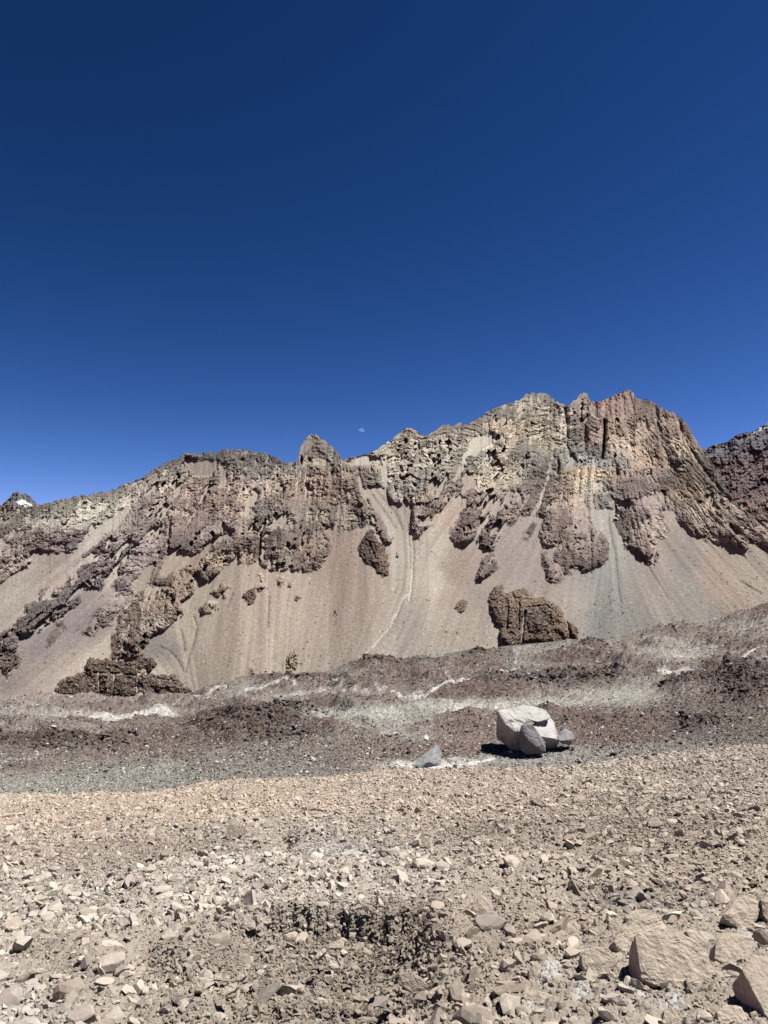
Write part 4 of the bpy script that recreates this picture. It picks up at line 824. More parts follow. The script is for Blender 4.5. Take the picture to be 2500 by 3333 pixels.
su, sv = U + 14 * fbm(U / 40, V / 40, 3, 221), V + 9 * fbm(U / 40, V / 40, 3, 222)
for gx_, gy_, rx, ry, a2_ in SOIL:
    soil = np.maximum(soil, a2_ * np.exp(-(((su - gx_) / rx) ** 2 + ((sv - gy_) / ry) ** 2) ** 1.5))
def clod(s, seed, amp, thr):
    f1, f2, r = worley(Wx / s + .3 * pn(Wx / s, Wy / s, seed), Wy / s, seed)
    return amp * s * np.clip(r - thr, 0, 1) / (1 - thr) * np.sqrt(np.clip(1 - (f1 / .75) ** 2, 0, 1))
cl = clod(.16, 231, .16, .5) * (1 - .4 * soil) + clod(.075, 232, .25, .25) + clod(.036, 233, .35, .1) + clod(.018, 234, .4, .0) * smooth(14, 8, Yn)
crumb = .022 * ridged(Wx / .16, Wy / .16, 4, 235) * soil
shadowline = np.exp(-((dl - 16) / 16) ** 2) * lx
crumb += .03 * (ridged(Wx / .15, Wy / .1, 4, 236) - .4) * (shadowline + .4 * soil * smooth(0, 60, dl) * lx)
zN = bT * Yn + (terr * 1.3 + step * 1.0 + mound * 1.5 + cl + crumb) * smooth(0, .04, 1 - t3)[:, None] ** .5
P3 = np.stack([Wx, Wy, zN], -1)
tail = []
for k, (dy_, dz_) in enumerate([(.25, -.08), (.8, -.36), (2, -1.1), (5, -3.2), (12, -7), (20, -11)]):
    q = P3[-1].copy(); q[:, 1] += dy_; q[:, 2] += dz_ + (.05 * fbm(cx3 / 20, cx3 * 0 + k, 2, 8)); tail.append(q)
P3f = np.concatenate([P3, np.array(tail)], 0)
NEAR = [(600, 2620, 700, 50, (228, 204, 178)), (1500, 2580, 300, 40, (222, 202, 180)), (2000, 2560, 300, 40, (216, 198, 176)), (2400, 2560, 160, 60, (206, 190, 172)), (300, 2760, 200, 40, (214, 194, 172)), (1000, 2720, 260, 40, (210, 196, 178)), (1800, 2720, 260, 40, (200, 182, 162)), (2250, 2720, 200, 40, (198, 180, 160)), (1000, 2860, 500, 60, (226, 212, 194)), (300, 2960, 300, 60, (222, 208, 190)),
    (1700, 2860, 260, 60, (216, 198, 176)), (2300, 2850, 200, 60, (204, 186, 164)), (1000, 3100, 300, 60, (200, 184, 164)), (1060, 3240, 280, 80, (194, 178, 158)), (300, 3200, 300, 100, (212, 196, 176)), (1500, 3150, 160, 100, (204, 186, 164)), (1340, 3060, 120, 60, (194, 176, 154)), (1800, 3060, 160, 100, (206, 188, 166)), (2200, 3200, 300, 100, (208, 192, 172)), (1120, 2770, 120, 26, (206, 200, 192)), (2050, 2940, 160, 30, (180, 168, 154)), (60, 3290, 120, 50, (226, 218, 206))]
near_c = splats(NEAR, (214, 197, 176), U, V, .05, sat=.78) * .80
wsalt = np.zeros_like(U)
for gx_, gy_, rx, ry, a2_ in [(1870, 3110, 60, 40, 1), (1790, 3200, 50, 60, 1), (2080, 3230, 170, 40, .95), (1700, 3300, 80, 40, .9), (2450, 3060, 60, 40, .9), (2380, 3160, 40, 50, .7), (2150, 3290, 120, 40, .8), (1960, 3180, 70, 40, .8), (70, 3290, 110, 40, .5), (1900, 3270, 60, 50, .8)]:
    wsalt = np.maximum(wsalt, a2_ * np.exp(-((su - gx_) / rx) ** 2 - ((sv - gy_) / ry) ** 2))
wsalt = .75 * smooth(.35, .9, wsalt + .45 * fbm(Wx / .12, Wy / .12, 3, 241))
near_c = near_c * np.clip(1 + .14 * fbm(Wx / .5, Wy / .5, 3, 242) + .10 * fbm(Wx / .06, Wy / .06, 2, 243), .6, 1.4)[..., None]
near_base = np.clip(near_c, .03, .75)
near_c = near_c * (1 - wsalt[..., None]) + alb((240, 238, 232), .85) * wsalt[..., None]
near_c = np.clip(near_c, .03, .75)
ncf = np.concatenate([near_c] + [near_c[-1:]] * 6, 0) * .72  # ground colour darkened to paint in crevice shade between the stones
ground = grid_mesh('ground', P3f, {'albedo': ncf}, flat=None)
ground['kind'] = 'structure'
ground.data.materials.append(ground_mat('beige_earth', 34.0, 0.012, 0.8, 0.16))
NR_U, NR_V, NR_P, NR_SOIL = U, V, P3, soil
# ================================================================== ROCKS
def rock_mat(name, rgb, gain=1.0, scale=9.0, bump=0.012, var=0.22, sat=0.9, cracks=0.5, attr=False, objvar=.12, stretch=(1, 1, 1)):
    m = bpy.data.materials.new(name); m.use_nodes = True
    n = m.node_tree; n.nodes.clear(); L = n.links
    o = n.nodes.new('ShaderNodeOutputMaterial'); b = n.nodes.new('ShaderNodeBsdfPrincipled')
    b.inputs['Roughness'].default_value = 0.9; b.inputs['Specular IOR Level'].default_value = 0.2
    L.new(b.outputs[0], o.inputs[0])
    tc = n.nodes.new('ShaderNodeTexCoord'); mp = n.nodes.new('ShaderNodeMapping'); oi = n.nodes.new('ShaderNodeObjectInfo')
    mp.inputs['Scale'].default_value = stretch
    L.new(tc.outputs['Object'], mp.inputs['Vector'])
    n1 = n.nodes.new('ShaderNodeTexNoise'); n1.inputs['Scale'].default_value = scale; n1.inputs['Detail'].default_value = 7; n1.inputs['Roughness'].default_value = 0.62
    n2 = n.nodes.new('ShaderNodeTexNoise'); n2.inputs['Scale'].default_value = scale * .25; n2.inputs['Detail'].default_value = 3; n2.inputs['Distortion'].default_value = 1.2
    L.new(mp.outputs[0], n1.inputs['Vector']); L.new(mp.outputs[0], n2.inputs['Vector'])
    mr = n.nodes.new('ShaderNodeMapRange'); mr.inputs[1].default_value = .3; mr.inputs[2].default_value = .7; mr.inputs[3].default_value = 1 - var; mr.inputs[4].default_value = 1 + var
    mix = n.nodes.new('ShaderNodeMath'); mix.operation = 'MULTIPLY_ADD'; mix.inputs[1].default_value = .5
    L.new(n1.outputs[0], mix.inputs[0]); h_ = n.nodes.new('ShaderNodeMath'); h_.operation = 'MULTIPLY'; h_.inputs[1].default_value = .5
    L.new(n2.outputs[0], h_.inputs[0]); L.new(h_.outputs[0], mix.inputs[2]); L.new(mix.outputs[0], mr.inputs[0])
    ov = n.nodes.new('ShaderNodeMapRange'); ov.inputs[3].default_value = 1 - objvar; ov.inputs[4].default_value = 1 + objvar
    L.new(oi.outputs['Random'], ov.inputs[0])
    mu = n.nodes.new('ShaderNodeMath'); mu.operation = 'MULTIPLY'; L.new(mr.outputs[0], mu.inputs[0]); L.new(ov.outputs[0], mu.inputs[1])
    sc = n.nodes.new('ShaderNodeVectorMath'); sc.operation = 'SCALE'
    if attr:
        a = n.nodes.new('ShaderNodeAttribute'); a.attribute_type = 'INSTANCER'; a.attribute_name = 'pcol'; L.new(a.outputs['Color'], sc.inputs[0])
    else:
        sc.inputs[0].default_value = tuple(alb(rgb, gain, sat))
    L.new(mu.outputs[0], sc.inputs['Scale']); L.new(sc.outputs[0], b.inputs['Base Color'])
    mg = n.nodes.new('ShaderNodeTexNoise'); mg.inputs['Scale'].default_value = scale * .35; mg.inputs['Detail'].default_value = 5; mg.inputs['Distortion'].default_value = .6
    L.new(mp.outputs[0], mg.inputs['Vector'])
    ab = n.nodes.new('ShaderNodeMath'); ab.operation = 'SUBTRACT'; ab.inputs[1].default_value = .5; L.new(mg.outputs[0], ab.inputs[0])
    ab2 = n.nodes.new('ShaderNodeMath'); ab2.operation = 'ABSOLUTE'; L.new(ab.outputs[0], ab2.inputs[0])
    cr = n.nodes.new('ShaderNodeMapRange'); cr.inputs[1].default_value = 0; cr.inputs[2].default_value = .03; cr.inputs[3].default_value = -cracks * .22; cr.inputs[4].default_value = 0
    L.new(ab2.outputs[0], cr.inputs[0])
    ad = n.nodes.new('ShaderNodeMath'); ad.operation = 'ADD'; L.new(n1.outputs[0], ad.inputs[0]); L.new(cr.outputs[0], ad.inputs[1])
    bp = n.nodes.new('ShaderNodeBump'); bp.inputs['Strength'].default_value = .8; bp.inputs['Distance'].default_value = bump
    L.new(ad.outputs[0], bp.inputs['Height']); L.new(bp.outputs[0], b.inputs['Normal'])
    return m

M_BEIGE = rock_mat('beige_stone', (218, 202, 182), .80, 26, .03, sat=.95, var=.25)
M_BEIGE2 = rock_mat('pale_beige_stone', (228, 215, 198), .84, 26, .03, sat=.95, var=.25)
M_BROWN = rock_mat('brown_stone', (198, 182, 164), .78, 26, .03, sat=.95, var=.25)
M_GREY = rock_mat('grey_stone', (168, 166, 158), .8, 22, .010)
M_PINK = rock_mat('rosy_stone', (176, 152, 140), .8, 22, .012)
M_WHITE = rock_mat('white_stone', (228, 226, 220), .8, 3, .03, objvar=.2)
M_VGREY = rock_mat('grey_block', (150, 150, 152), .9, 3, .03, objvar=.2)
M_VDARK = rock_mat('dark_block', (104, 100, 100), .9, 3, .03, objvar=.2)
M_VBROWN = rock_mat('brown_block', (122, 98, 90), .9, 3, .03, sat=.6, objvar=.2)
M_BOULDER = rock_mat('pale_boulder', (212, 209, 200), .80, .9, .3, var=.30, sat=.6, objvar=0, cracks=.9)
M_SLAB = rock_mat('grey_slab', (140, 138, 138), .9, 1.1, .25, var=.15, objvar=0, cracks=.6)
MATS = {'b': M_BEIGE, 'p': M_BEIGE2, 'r': M_BROWN, 'g': M_GREY, 'k': M_PINK, 'w': M_WHITE, 'vg': M_VGREY, 'vd': M_VDARK, 'vb': M_VBROWN}
TONE = {'b': 'beige', 'p': 'pale beige', 'r': 'brownish', 'g': 'grey', 'k': 'rosy brown', 'w': 'white', 'vg': 'grey', 'vd': 'dark grey', 'vb': 'reddish brown'}

def chunk(seed, sub=2, ncut=9, aspect=(1, .82, .66), rough=.03, rounded=0.0):
    """angular stone filling about -0.5..0.5, as (verts, faces)"""
    r = np.random.default_rng(seed)
    bm = bmesh.new(); bmesh.ops.create_icosphere(bm, subdivisions=sub, radius=1.0)
    v = np.array([x.co[:] for x in bm.verts])
    for k in range(ncut):
        n_ = r.standard_normal(3); n_ /= np.linalg.norm(n_)
        d = r.uniform(.30, .74) + rounded * .15
        over = np.maximum(v @ n_ - d, 0); v -= n_[None] * over[:, None]
    for k in range(10):
        q = r.standard_normal(3) * (3 + 5 * r.random()); v *= (1 + rough * np.sin(v @ q + r.uniform(0, 6)) * .45)[:, None]
    v -= (v.max(0) + v.min(0)) / 2
    v /= (v.max(0) - v.min(0)).max()
    v *= np.array(aspect) / max(aspect)
    for i, x in enumerate(bm.verts): x.co = v[i]
    if rounded: bmesh.ops.smooth_vert(bm, verts=bm.verts, factor=.5, use_axis_x=True, use_axis_y=True, use_axis_z=True)
    me = bpy.data.meshes.new('stone'); bm.to_mesh(me); bm.free()
    return me

def ground_pt(x, y):
    ci = int(np.clip(np.searchsorted(cx3, x), 0, NC3 - 1))
    col = NR_V[:, ci]; ri = int(np.argmin(np.abs(col - y)))
    return Vector(NR_P[ri, ci])

def floor_pt(x, y):
    """valley surface seen at a photo pixel (first surface met from the camera)"""
    ci = int(round(np.clip((x - cx2[0]) / (cx2[1] - cx2[0]), 0, NC2 - 1)))
    Pc = FL_P[:, ci]
    T = Pc[:, 2] / Pc[:, 1]
    _, Tt = img_dir(x, y)
    ok = np.where(T >= Tt)[0]
    ri = int(ok[0]) if len(ok) else NR2 - 1
    return Vector(Pc[ri])

def tag(o, label, cat, group=None):
    o['label'] = label; o['category'] = cat
    if group: o['group'] = group

def hull_obj(name, pts, mat, seed, cuts=3, rough=.03, smooth_it=1, size=None):
    bm = bmesh.new()
    for p in pts: bm.verts.new(p)
    res = bmesh.ops.convex_hull(bm, input=bm.verts)
    junk = [g for g in res['geom_interior'] + res['geom_unused'] if isinstance(g, bmesh.types.BMVert) and g.is_valid]
    bmesh.ops.delete(bm, geom=list({v for v in junk}), context='VERTS')
    for v in [v for v in bm.verts if not v.link_faces]: bm.verts.remove(v)
    c = sum((v.co for v in bm.verts), Vector()) / len(bm.verts)
    sz = max((v.co - c).length for v in bm.verts) if size is None else size
    bmesh.ops.subdivide_edges(bm, edges=bm.edges, cuts=cuts, use_grid_fill=True)
    bmesh.ops.triangulate(bm, faces=bm.faces)
    for _ in range(smooth_it): bmesh.ops.smooth_vert(bm, verts=bm.verts, factor=.5, use_axis_x=True, use_axis_y=True, use_axis_z=True)
    bm.normal_update()
    r = np.random.default_rng(seed)
    ks = [(r.standard_normal(3) * f / sz, r.uniform(0, 6), a) for f, a in ((3, 1), (4, .9), (6, .7), (9, .5), (13, .4), (18, .3), (26, .22), (36, .15))]
    for v in bm.verts:
        d = 0
        for k, ph, a in ks: d += a * (1 - abs(math.sin(v.co[0] * k[0] + v.co[1] * k[1] + v.co[2] * k[2] + ph)) * 1.6)
        v.co += v.normal * d * rough * sz
    for v in bm.verts: v.co -= c
    for f in bm.faces: f.smooth = False
    me = bpy.data.meshes.new(name); bm.to_mesh(me); bm.free()
    me.materials.append(mat)
    ob = bpy.data.objects.new(name, me); COL.objects.link(ob); ob.location = c
    return ob

def outline_rock(outline, mat, seed, tilt=46, thick=.7, cuts=2, bulge=.10, lean=0.0, base=None, name='rock', lift=0.0, rough=.02):
    o = np.array(outline, float); r = np.random.default_rng(seed)
    x0, y0 = o.min(0); x1, y1 = o.max(0); w, h = x1 - x0, y1 - y0
    G = (base or ground_pt)((x0 + x1) / 2, y1 - .02 * h)
    n_ = Vector((lean, -math.sin(math.radians(tilt)), math.cos(math.radians(tilt)))).normalized()
    G = G + n_ * lift
    def hit(x, y):
        X, T = img_dir(x, y); d = Vector((float(X), 1.0, float(T)))
        return d * (G.dot(n_) / d.dot(n_))
    fr = [hit(x, y) for x, y in o]
    c = sum(fr, Vector()) / len(fr)
    L = max((p - c).length for p in fr)
    hh = (hit((x0 + x1) / 2, y0) - hit((x0 + x1) / 2, y1)).length
    ww = (hit(x0, (y0 + y1) / 2) - hit(x1, (y0 + y1) / 2)).length
    th = thick * min(hh, ww * 1.2)
    pts = [p + n_ * float(r.uniform(-.04, .04)) * L for p in fr]
    pts += [c + (p - c) * .80 + n_ * bulge * L * float(r.uniform(.6, 1.1)) for p in fr[::2]]
    pts += [c + (p - c) * float(r.uniform(.86, 1.0)) - n_ * th * float(r.uniform(.55, .8)) for p in fr]
    pts += [c + (p - c) * float(r.uniform(.6, .8)) - n_ * th * float(r.uniform(.9, 1.15)) for p in fr[::2]]
    return hull_obj(name, pts, mat, seed, cuts=cuts, rough=rough, smooth_it=1 if cuts > 4 else 0)

def K(ox, oy, s=2.5523):
    return lambda *p: [(ox + a / s, oy + b / s) for a, b in p]
K1, K2, K3, K4 = K(1250, 2900), K(1850, 2900), K(600, 2900), K(0, 2900)
K5, K6, K7, K8 = K(1850, 2450), K(1200, 2450), K(600, 2500), K(1550, 2270, 4.74)

# (outline, tone, tilt, label or None)
STONES = [
    (K2((555, 370), (630, 320), (800, 330), (960, 350), (1060, 430), (1130, 480), (1190, 580), (1225, 640), (1220, 760), (1180, 810), (1090, 850), (940, 820), (800, 775), (700, 775), (610, 740), (585, 640), (570, 500)), 'b', 50, 'largest beige rock of the near slope, a thick rough-faced slab at lower right'),
    (K2((380, 420), (430, 360), (520, 310), (600, 200), (700, 160), (790, 240), (840, 330), (640, 400), (560, 470), (460, 535), (400, 490)), 'b', 52, 'long beige rock leaning behind the left end of the largest slab'),
    (K2((470, 210), (560, 150), (640, 150), (650, 230), (560, 290), (500, 290)), 'b', 50, 'beige block half hidden behind the long leaning rock'),
    (K2((105, 540), (150, 480), (240, 460), (330, 480), (400, 540), (410, 600), (350, 680), (280, 760), (200, 740), (120, 640)), 'b', 52, 'rounded beige boulder on white silt left of the largest slab'),
    (K2((970, 330), (1010, 310), (1100, 340), (1200, 400), (1180, 440), (1100, 450), (1020, 400)), 'b', 45, 'egg-shaped beige rock touching the upper right edge of the largest slab'),
    (K2((1220, 430), (1290, 340), (1420, 345), (1540, 400), (1530, 520), (1440, 650), (1360, 640), (1210, 560)), 'b', 46, 'broad beige rock just right of the largest slab'),
    (K2((1440, 650), (1540, 520), (1700, 560), (1780, 900), (1720, 1110), (1640, 1040), (1560, 900)), 'b', 42, 'big sloping beige slab cut by the right edge, nearest the lower corner'),
    (K2((1290, 200), (1400, 50), (1500, 45), (1600, 90), (1580, 220), (1500, 330), (1400, 300), (1300, 240)), 'b', 50, 'angular beige boulder standing near the right edge with a shaded right side'),
    (K2((1600, 80), (1660, 10), (1780, 60), (1780, 280), (1680, 300), (1620, 200)), 'r', 60, 'dark brownish rock cut by the right edge of the view'),
    (K2((900, 270), (940, 190), (1010, 200), (1050, 260), (1040, 310), (960, 320)), 'r', 50, None),
    (K2((810, 170), (860, 140), (940, 190), (890, 250), (810, 230)), 'b', 46, None),
    (K2((1230, 680), (1300, 650), (1350, 740), (1350, 800), (1290, 820), (1240, 760)), 'b', 50, None), (K2((1180, 850), (1220, 740), (1260, 790), (1290, 870), (1220, 910)), 'b', 58, None),
    (K2((1230, 1000), (1320, 940), (1440, 960), (1500, 1080), (1480, 1150), (1260, 1150)), 'b', 46, None), (K2((1510, 1010), (1570, 980), (1630, 1040), (1620, 1110), (1550, 1130)), 'b', 46, None),
    (K2((780, 1090), (800, 1000), (850, 960), (910, 1010), (920, 1080), (880, 1130)), 'b', 52, None), (K2((70, 980), (130, 920), (180, 970), (190, 1060), (150, 1110), (100, 1060)), 'r', 52, None),
    (K2((0, 1060), (50, 1030), (110, 1070), (130, 1120), (0, 1130)), 'b', 46, None), (K2((330, 270), (370, 230), (430, 260), (470, 330), (400, 380), (340, 340)), 'r', 50, None),
    (K2((0, 400), (20, 360), (80, 360), (110, 400), (90, 435), (0, 420)), 'r', 46, None), (K2((1010, 100), (1050, 80), (1160, 105), (1150, 165), (1080, 150)), 'g', 42, 'flat light grey stone behind the egg-shaped rock'),
    (K2((1155, 170), (1200, 145), (1290, 190), (1280, 220), (1200, 210)), 'b', 40, None), (K2((465, 860), (500, 830), (550, 850), (540, 920), (480, 915)), 'r', 50, None), (K2((50, 700), (100, 710), (170, 760), (130, 800)), 'b', 45, None),
    (K2((1460, 860), (1500, 850), (1515, 950), (1480, 950)), 'p', 55, None), (K2((980, 125), (1020, 130), (1050, 190), (1010, 200)), 'b', 55, None), (K2((850, 330), (920, 310), (970, 330), (960, 355)), 'b', 45, None), (K2((1200, 220), (1255, 215), (1260, 245), (1210, 240)), 'p', 45, None), (K2((1500, 300), (1560, 300), (1580, 345), (1510, 345)), 'b', 45, None), (K2((1215, 280), (1240, 240), (1275, 280), (1240, 320)), 'b', 52, None),
    (K2((10, 450), (40, 430), (80, 465), (50, 495)), 'b', 48, None), (K2((200, 130), (250, 110), (280, 150), (230, 185)), 'b', 48, None), (K2((390, 140), (440, 120), (460, 200), (410, 220)), 'b', 52, None),
    (K1((735, 130), (770, 70), (800, 25), (850, 30), (890, 90), (915, 200), (890, 290), (840, 310), (780, 280), (745, 210)), 'b', 60, 'tall upright beige stone standing above the crumbly hollow'),
    (K1((880, 330), (890, 270), (930, 200), (980, 240), (1020, 320), (1000, 370), (930, 372)), 'b', 54, 'pointed beige stone at the right foot of the tall upright one'),
    (K1((115, 690), (200, 670), (300, 710), (360, 780), (350, 820), (260, 860), (180, 820), (120, 760)), 'r', 62, 'brown rock hanging over a black shadow in the crumbly hollow'),
    (K1((360, 860), (400, 810), (500, 775), (515, 820), (450, 880), (380, 895)), 'b', 46, None), (K1((545, 830), (590, 780), (660, 820), (665, 880), (590, 870)), 'b', 52, None),
    (K1((1140, 900), (1180, 840), (1290, 830), (1400, 860), (1420, 930), (1330, 990), (1220, 990), (1145, 950)), 'b', 50, 'wide flat-bottomed beige rock in white silt at bottom centre right'),
    (K1((650, 960), (680, 910), (800, 950), (880, 980), (940, 1080), (900, 1130), (780, 1120), (700, 1010)), 'b', 46, 'long ribbed beige rock lying diagonally at the bottom edge'),
    (K1((1195, 820), (1210, 660), (1240, 620), (1290, 720), (1250, 820), (1210, 840)), 'b', 62, 'narrow upright beige splinter behind the wide flat-bottomed rock'), (K1((1340, 1040), (1400, 950), (1480, 880), (1500, 920), (1430, 1000), (1360, 1060)), 'r', 48, None),
    (K1((1430, 800), (1490, 765), (1535, 860), (1500, 885), (1450, 860)), 'b', 50, None), (K1((1380, 70), (1430, 20), (1490, 10), (1540, 60), (1530, 110), (1470, 150), (1430, 110)), 'b', 52, 'blocky beige stone above a dark gap on the right'),
    (K1((1190, 220), (1250, 170), (1340, 200), (1370, 280), (1330, 310), (1250, 330), (1200, 260)), 'b', 50, 'coarse sand-coloured rock with a notched top right of the pointed stone'), (K1((1310, 420), (1400, 410), (1470, 460), (1440, 500), (1320, 450)), 'b', 42, None), (K1((980, 210), (1030, 185), (1120, 240), (1090, 290), (1040, 280)), 'r', 44, None),
    (K1((610, 220), (650, 180), (720, 220), (750, 270), (680, 270)), 'b', 48, None), (K1((700, 310), (740, 270), (775, 290), (770, 340), (730, 360)), 'b', 50, None), (K1((500, 370), (530, 330), (595, 390), (570, 420)), 'b', 46, None),
    (K1((1460, 240), (1520, 225), (1530, 300), (1480, 310)), 'r', 55, None), (K1((1490, 300), (1560, 240), (1640, 290), (1640, 340), (1520, 365)), 'b', 48, None), (K1((1470, 400), (1520, 370), (1600, 350), (1640, 400), (1600, 430), (1480, 430)), 'b', 46, None), (K1((1540, 440), (1590, 430), (1610, 480), (1570, 500)), 'b', 50, None),
    (K1((740, 370), (800, 360), (820, 430), (770, 490), (700, 480)), 'b', 52, None), (K1((560, 300), (640, 290), (690, 330), (640, 370), (580, 350)), 'p', 46, None), (K1((640, 370), (700, 345), (740, 380), (690, 400)), 'b', 46, None), (K1((950, 810), (990, 790), (1030, 830), (980, 860)), 'g', 50, None), (K1((840, 860), (880, 840), (900, 900), (860, 940)), 'b', 50, None), (K1((1010, 500), (1060, 490), (1160, 530), (1150, 560), (1040, 560)), 'b', 48, None), (K1((1200, 440), (1240, 430), (1290, 465), (1250, 485)), 'b', 48, None), (K1((1260, 1020), (1330, 1015), (1340, 1060), (1290, 1075)), 'b', 48, None),
    (K1((150, 1080), (200, 1000), (260, 980), (250, 1060), (190, 1120)), 'b', 48, None), (K1((20, 1050), (60, 1010), (110, 1060), (60, 1110)), 'b', 48, None), (K1((390, 1050), (450, 1020), (480, 1080), (410, 1100)), 'b', 50, None), (K1((640, 1010), (700, 1020), (710, 1060), (640, 1040)), 'p', 44, None), (K1((820, 460), (860, 440), (890, 480), (850, 510)), 'b', 50, None), (K1((1190, 500), (1240, 480), (1270, 530), (1210, 560)), 'b', 48, None), (K1((1080, 590), (1140, 570), (1160, 600), (1110, 620)), 'b', 46, None), (K1((960, 600), (1000, 590), (1010, 640), (970, 645)), 'b', 50, None), (K1((720, 760), (780, 735), (800, 790), (740, 820)), 'b', 50, None), (K1((760, 780), (810, 760), (830, 800), (780, 820)), 'b', 50, None), (K1((1510, 730), (1560, 720), (1630, 780), (1590, 800)), 'b', 46, None), (K1((1600, 960), (1640, 940), (1659, 1060), (1610, 1020)), 'b', 52, None), (K1((1560, 1070), (1600, 1030), (1660, 1060), (1640, 1110), (1560, 1110)), 'b', 46, None),
    (K4((0, 790), (100, 760), (140, 755), (130, 840), (90, 860), (0, 850)), 'p', 46, 'smooth pale block cut by the left edge of the view'), (K4((510, 600), (540, 560), (620, 570), (610, 650), (540, 670)), 'b', 52, None),
    (K4((600, 1010), (640, 940), (700, 960), (725, 1010), (700, 1080), (640, 1110), (600, 1080)), 'b', 54, 'rounded cracked beige stone at the bottom edge, left'), (K4((470, 1060), (560, 1005), (600, 1040), (600, 1100), (480, 1110)), 'p', 46, None), (K4((710, 480), (740, 420), (800, 430), (800, 520), (730, 550)), 'b', 55, 'square upright beige stone with a shaded left side, left'),
    (K4((540, 430), (590, 380), (700, 400), (690, 450), (570, 500)), 'b', 48, 'bulky beige stone left of the square upright one'), (K4((320, 390), (360, 365), (480, 440), (480, 490), (420, 490)), 'p', 42, None), (K4((50, 480), (110, 420), (220, 400), (280, 430), (270, 500), (180, 560), (60, 540)), 'p', 38, 'broad low pale stone among rubble near the left edge'),
    (K4((1160, 240), (1200, 210), (1300, 215), (1300, 255), (1230, 280), (1180, 270)), 'b', 46, 'flat-topped beige stone casting a dark slit of shadow, left of centre'), (K4((350, 690), (430, 670), (440, 760), (400, 800), (350, 790)), 'b', 55, None), (K4((230, 740), (320, 640), (370, 640), (330, 720), (250, 760)), 'p', 45, None), (K4((425, 890), (480, 790), (535, 790), (520, 860), (470, 900)), 'p', 50, None),
    (K4((625, 910), (700, 870), (720, 890), (660, 940)), 'b', 46, None), (K4((910, 950), (960, 935), (985, 970), (930, 985)), 'p', 46, None), (K4((1010, 40), (1040, 20), (1070, 60), (1040, 95)), 'b', 50, None), (K4((1120, 90), (1180, 50), (1230, 55), (1200, 95)), 'b', 44, None), (K4((1310, 880), (1340, 800), (1440, 810), (1420, 890), (1370, 905)), 'b', 58, None),
    (K4((1310, 940), (1340, 895), (1370, 940), (1340, 975)), 'b', 52, None), (K4((1390, 1030), (1420, 970), (1470, 1010), (1460, 1050)), 'p', 52, None), (K4((465, 690), (520, 670), (550, 720), (500, 740)), 'g', 48, None), (K4((200, 600), (240, 590), (260, 640), (210, 660)), 'b', 52, None), (K4((690, 820), (740, 840), (740, 870), (700, 860)), 'b', 48, None), (K4((775, 850), (800, 820), (840, 830), (830, 860)), 'p', 48, None), (K4((830, 500), (860, 470), (880, 510), (850, 535)), 'b', 54, None), (K4((1120, 300), (1150, 280), (1180, 310), (1140, 345)), 'b', 54, None), (K4((1230, 440), (1260, 380), (1285, 430), (1260, 455)), 'b', 56, None), (K4((10, 560), (60, 500), (110, 520), (60, 570)), 'b', 46, None), (K4((0, 950), (20, 900), (70, 900), (60, 945)), 'p', 48, None), (K4((560, 20), (650, 0), (700, 30), (620, 60)), 'p', 42, None), (K4((1050, 440), (1090, 430), (1130, 490), (1080, 500)), 'b', 50, None), (K4((330, 470), (410, 480), (420, 540), (350, 560)), 'b', 50, None),
    (K3((50, 840), (60, 740), (120, 710), (165, 740), (140, 840), (70, 850)), 'b', 58, 'upright beige stone over a black shadow at the left end of the lower bank'), (K3((310, 870), (310, 810), (380, 770), (440, 770), (420, 830), (340, 870)), 'b', 54, 'squared beige stone jutting from the lower crumbly bank'), (K3((430, 740), (440, 680), (510, 650), (515, 700), (460, 750)), 'p', 52, None),
    (K3((480, 300), (490, 240), (540, 220), (590, 260), (595, 310), (530, 330)), 'p', 56, 'pale domed stone on the rim of the upper bank'), (K3((180, 380), (175, 330), (230, 320), (275, 350), (240, 385)), 'r', 58, None), (K3((600, 290), (640, 250), (720, 225), (720, 260), (640, 300)), 'b', 44, None), (K3((1200, 480), (1200, 430), (1300, 400), (1330, 430), (1320, 480)), 'b', 52, None),
    (K3((1195, 620), (1210, 570), (1270, 590), (1290, 640), (1240, 650)), 'p', 50, None), (K3((1080, 560), (1100, 520), (1170, 470), (1180, 500), (1110, 565)), 'p', 46, None), (K3((590, 680), (620, 650), (670, 660), (640, 700)), 'p', 46, None), (K3((1370, 380), (1370, 340), (1430, 345), (1420, 380)), 'b', 52, None), (K3((1430, 1060), (1480, 1040), (1590, 1050), (1580, 1085), (1470, 1090)), 'r', 55, 'brown flat rock over a dark gap at the bottom centre edge'),
    (K3((1480, 510), (1500, 470), (1560, 500), (1560, 540)), 'b', 52, None), (K3((1580, 720), (1630, 680), (1659, 700), (1650, 750), (1600, 755)), 'r', 52, None), (K3((185, 730), (200, 690), (240, 690), (235, 760)), 'p', 54, None), (K3((320, 750), (350, 680), (385, 700), (370, 750)), 'b', 54, None), (K3((240, 740), (260, 680), (310, 690), (310, 740)), 'b', 48, None), (K3((1290, 500), (1320, 480), (1365, 515), (1320, 530)), 'p', 46, None), (K3((1160, 530), (1190, 520), (1230, 560), (1190, 585)), 'p', 46, None), (K3((200, 840), (220, 790), (240, 800), (220, 860)), 'p', 50, None), (K3((1530, 450), (1560, 440), (1565, 475), (1540, 480)), 'p', 50, None),
    (K5((30, 410), (60, 360), (110, 350), (140, 390), (110, 410)), 'b', 54, None), (K5((660, 610), (670, 550), (730, 530), (790, 590), (740, 620)), 'r', 50, 'rounded brown stone in the middle of the right-hand rubble'), (K5((190, 650), (220, 600), (265, 630), (220, 660)), 'r', 54, None), (K5((800, 1000), (830, 930), (900, 960), (920, 1020), (860, 1020)), 'b', 52, None), (K5((960, 500), (990, 440), (1040, 450), (1040, 500)), 'p', 50, None),
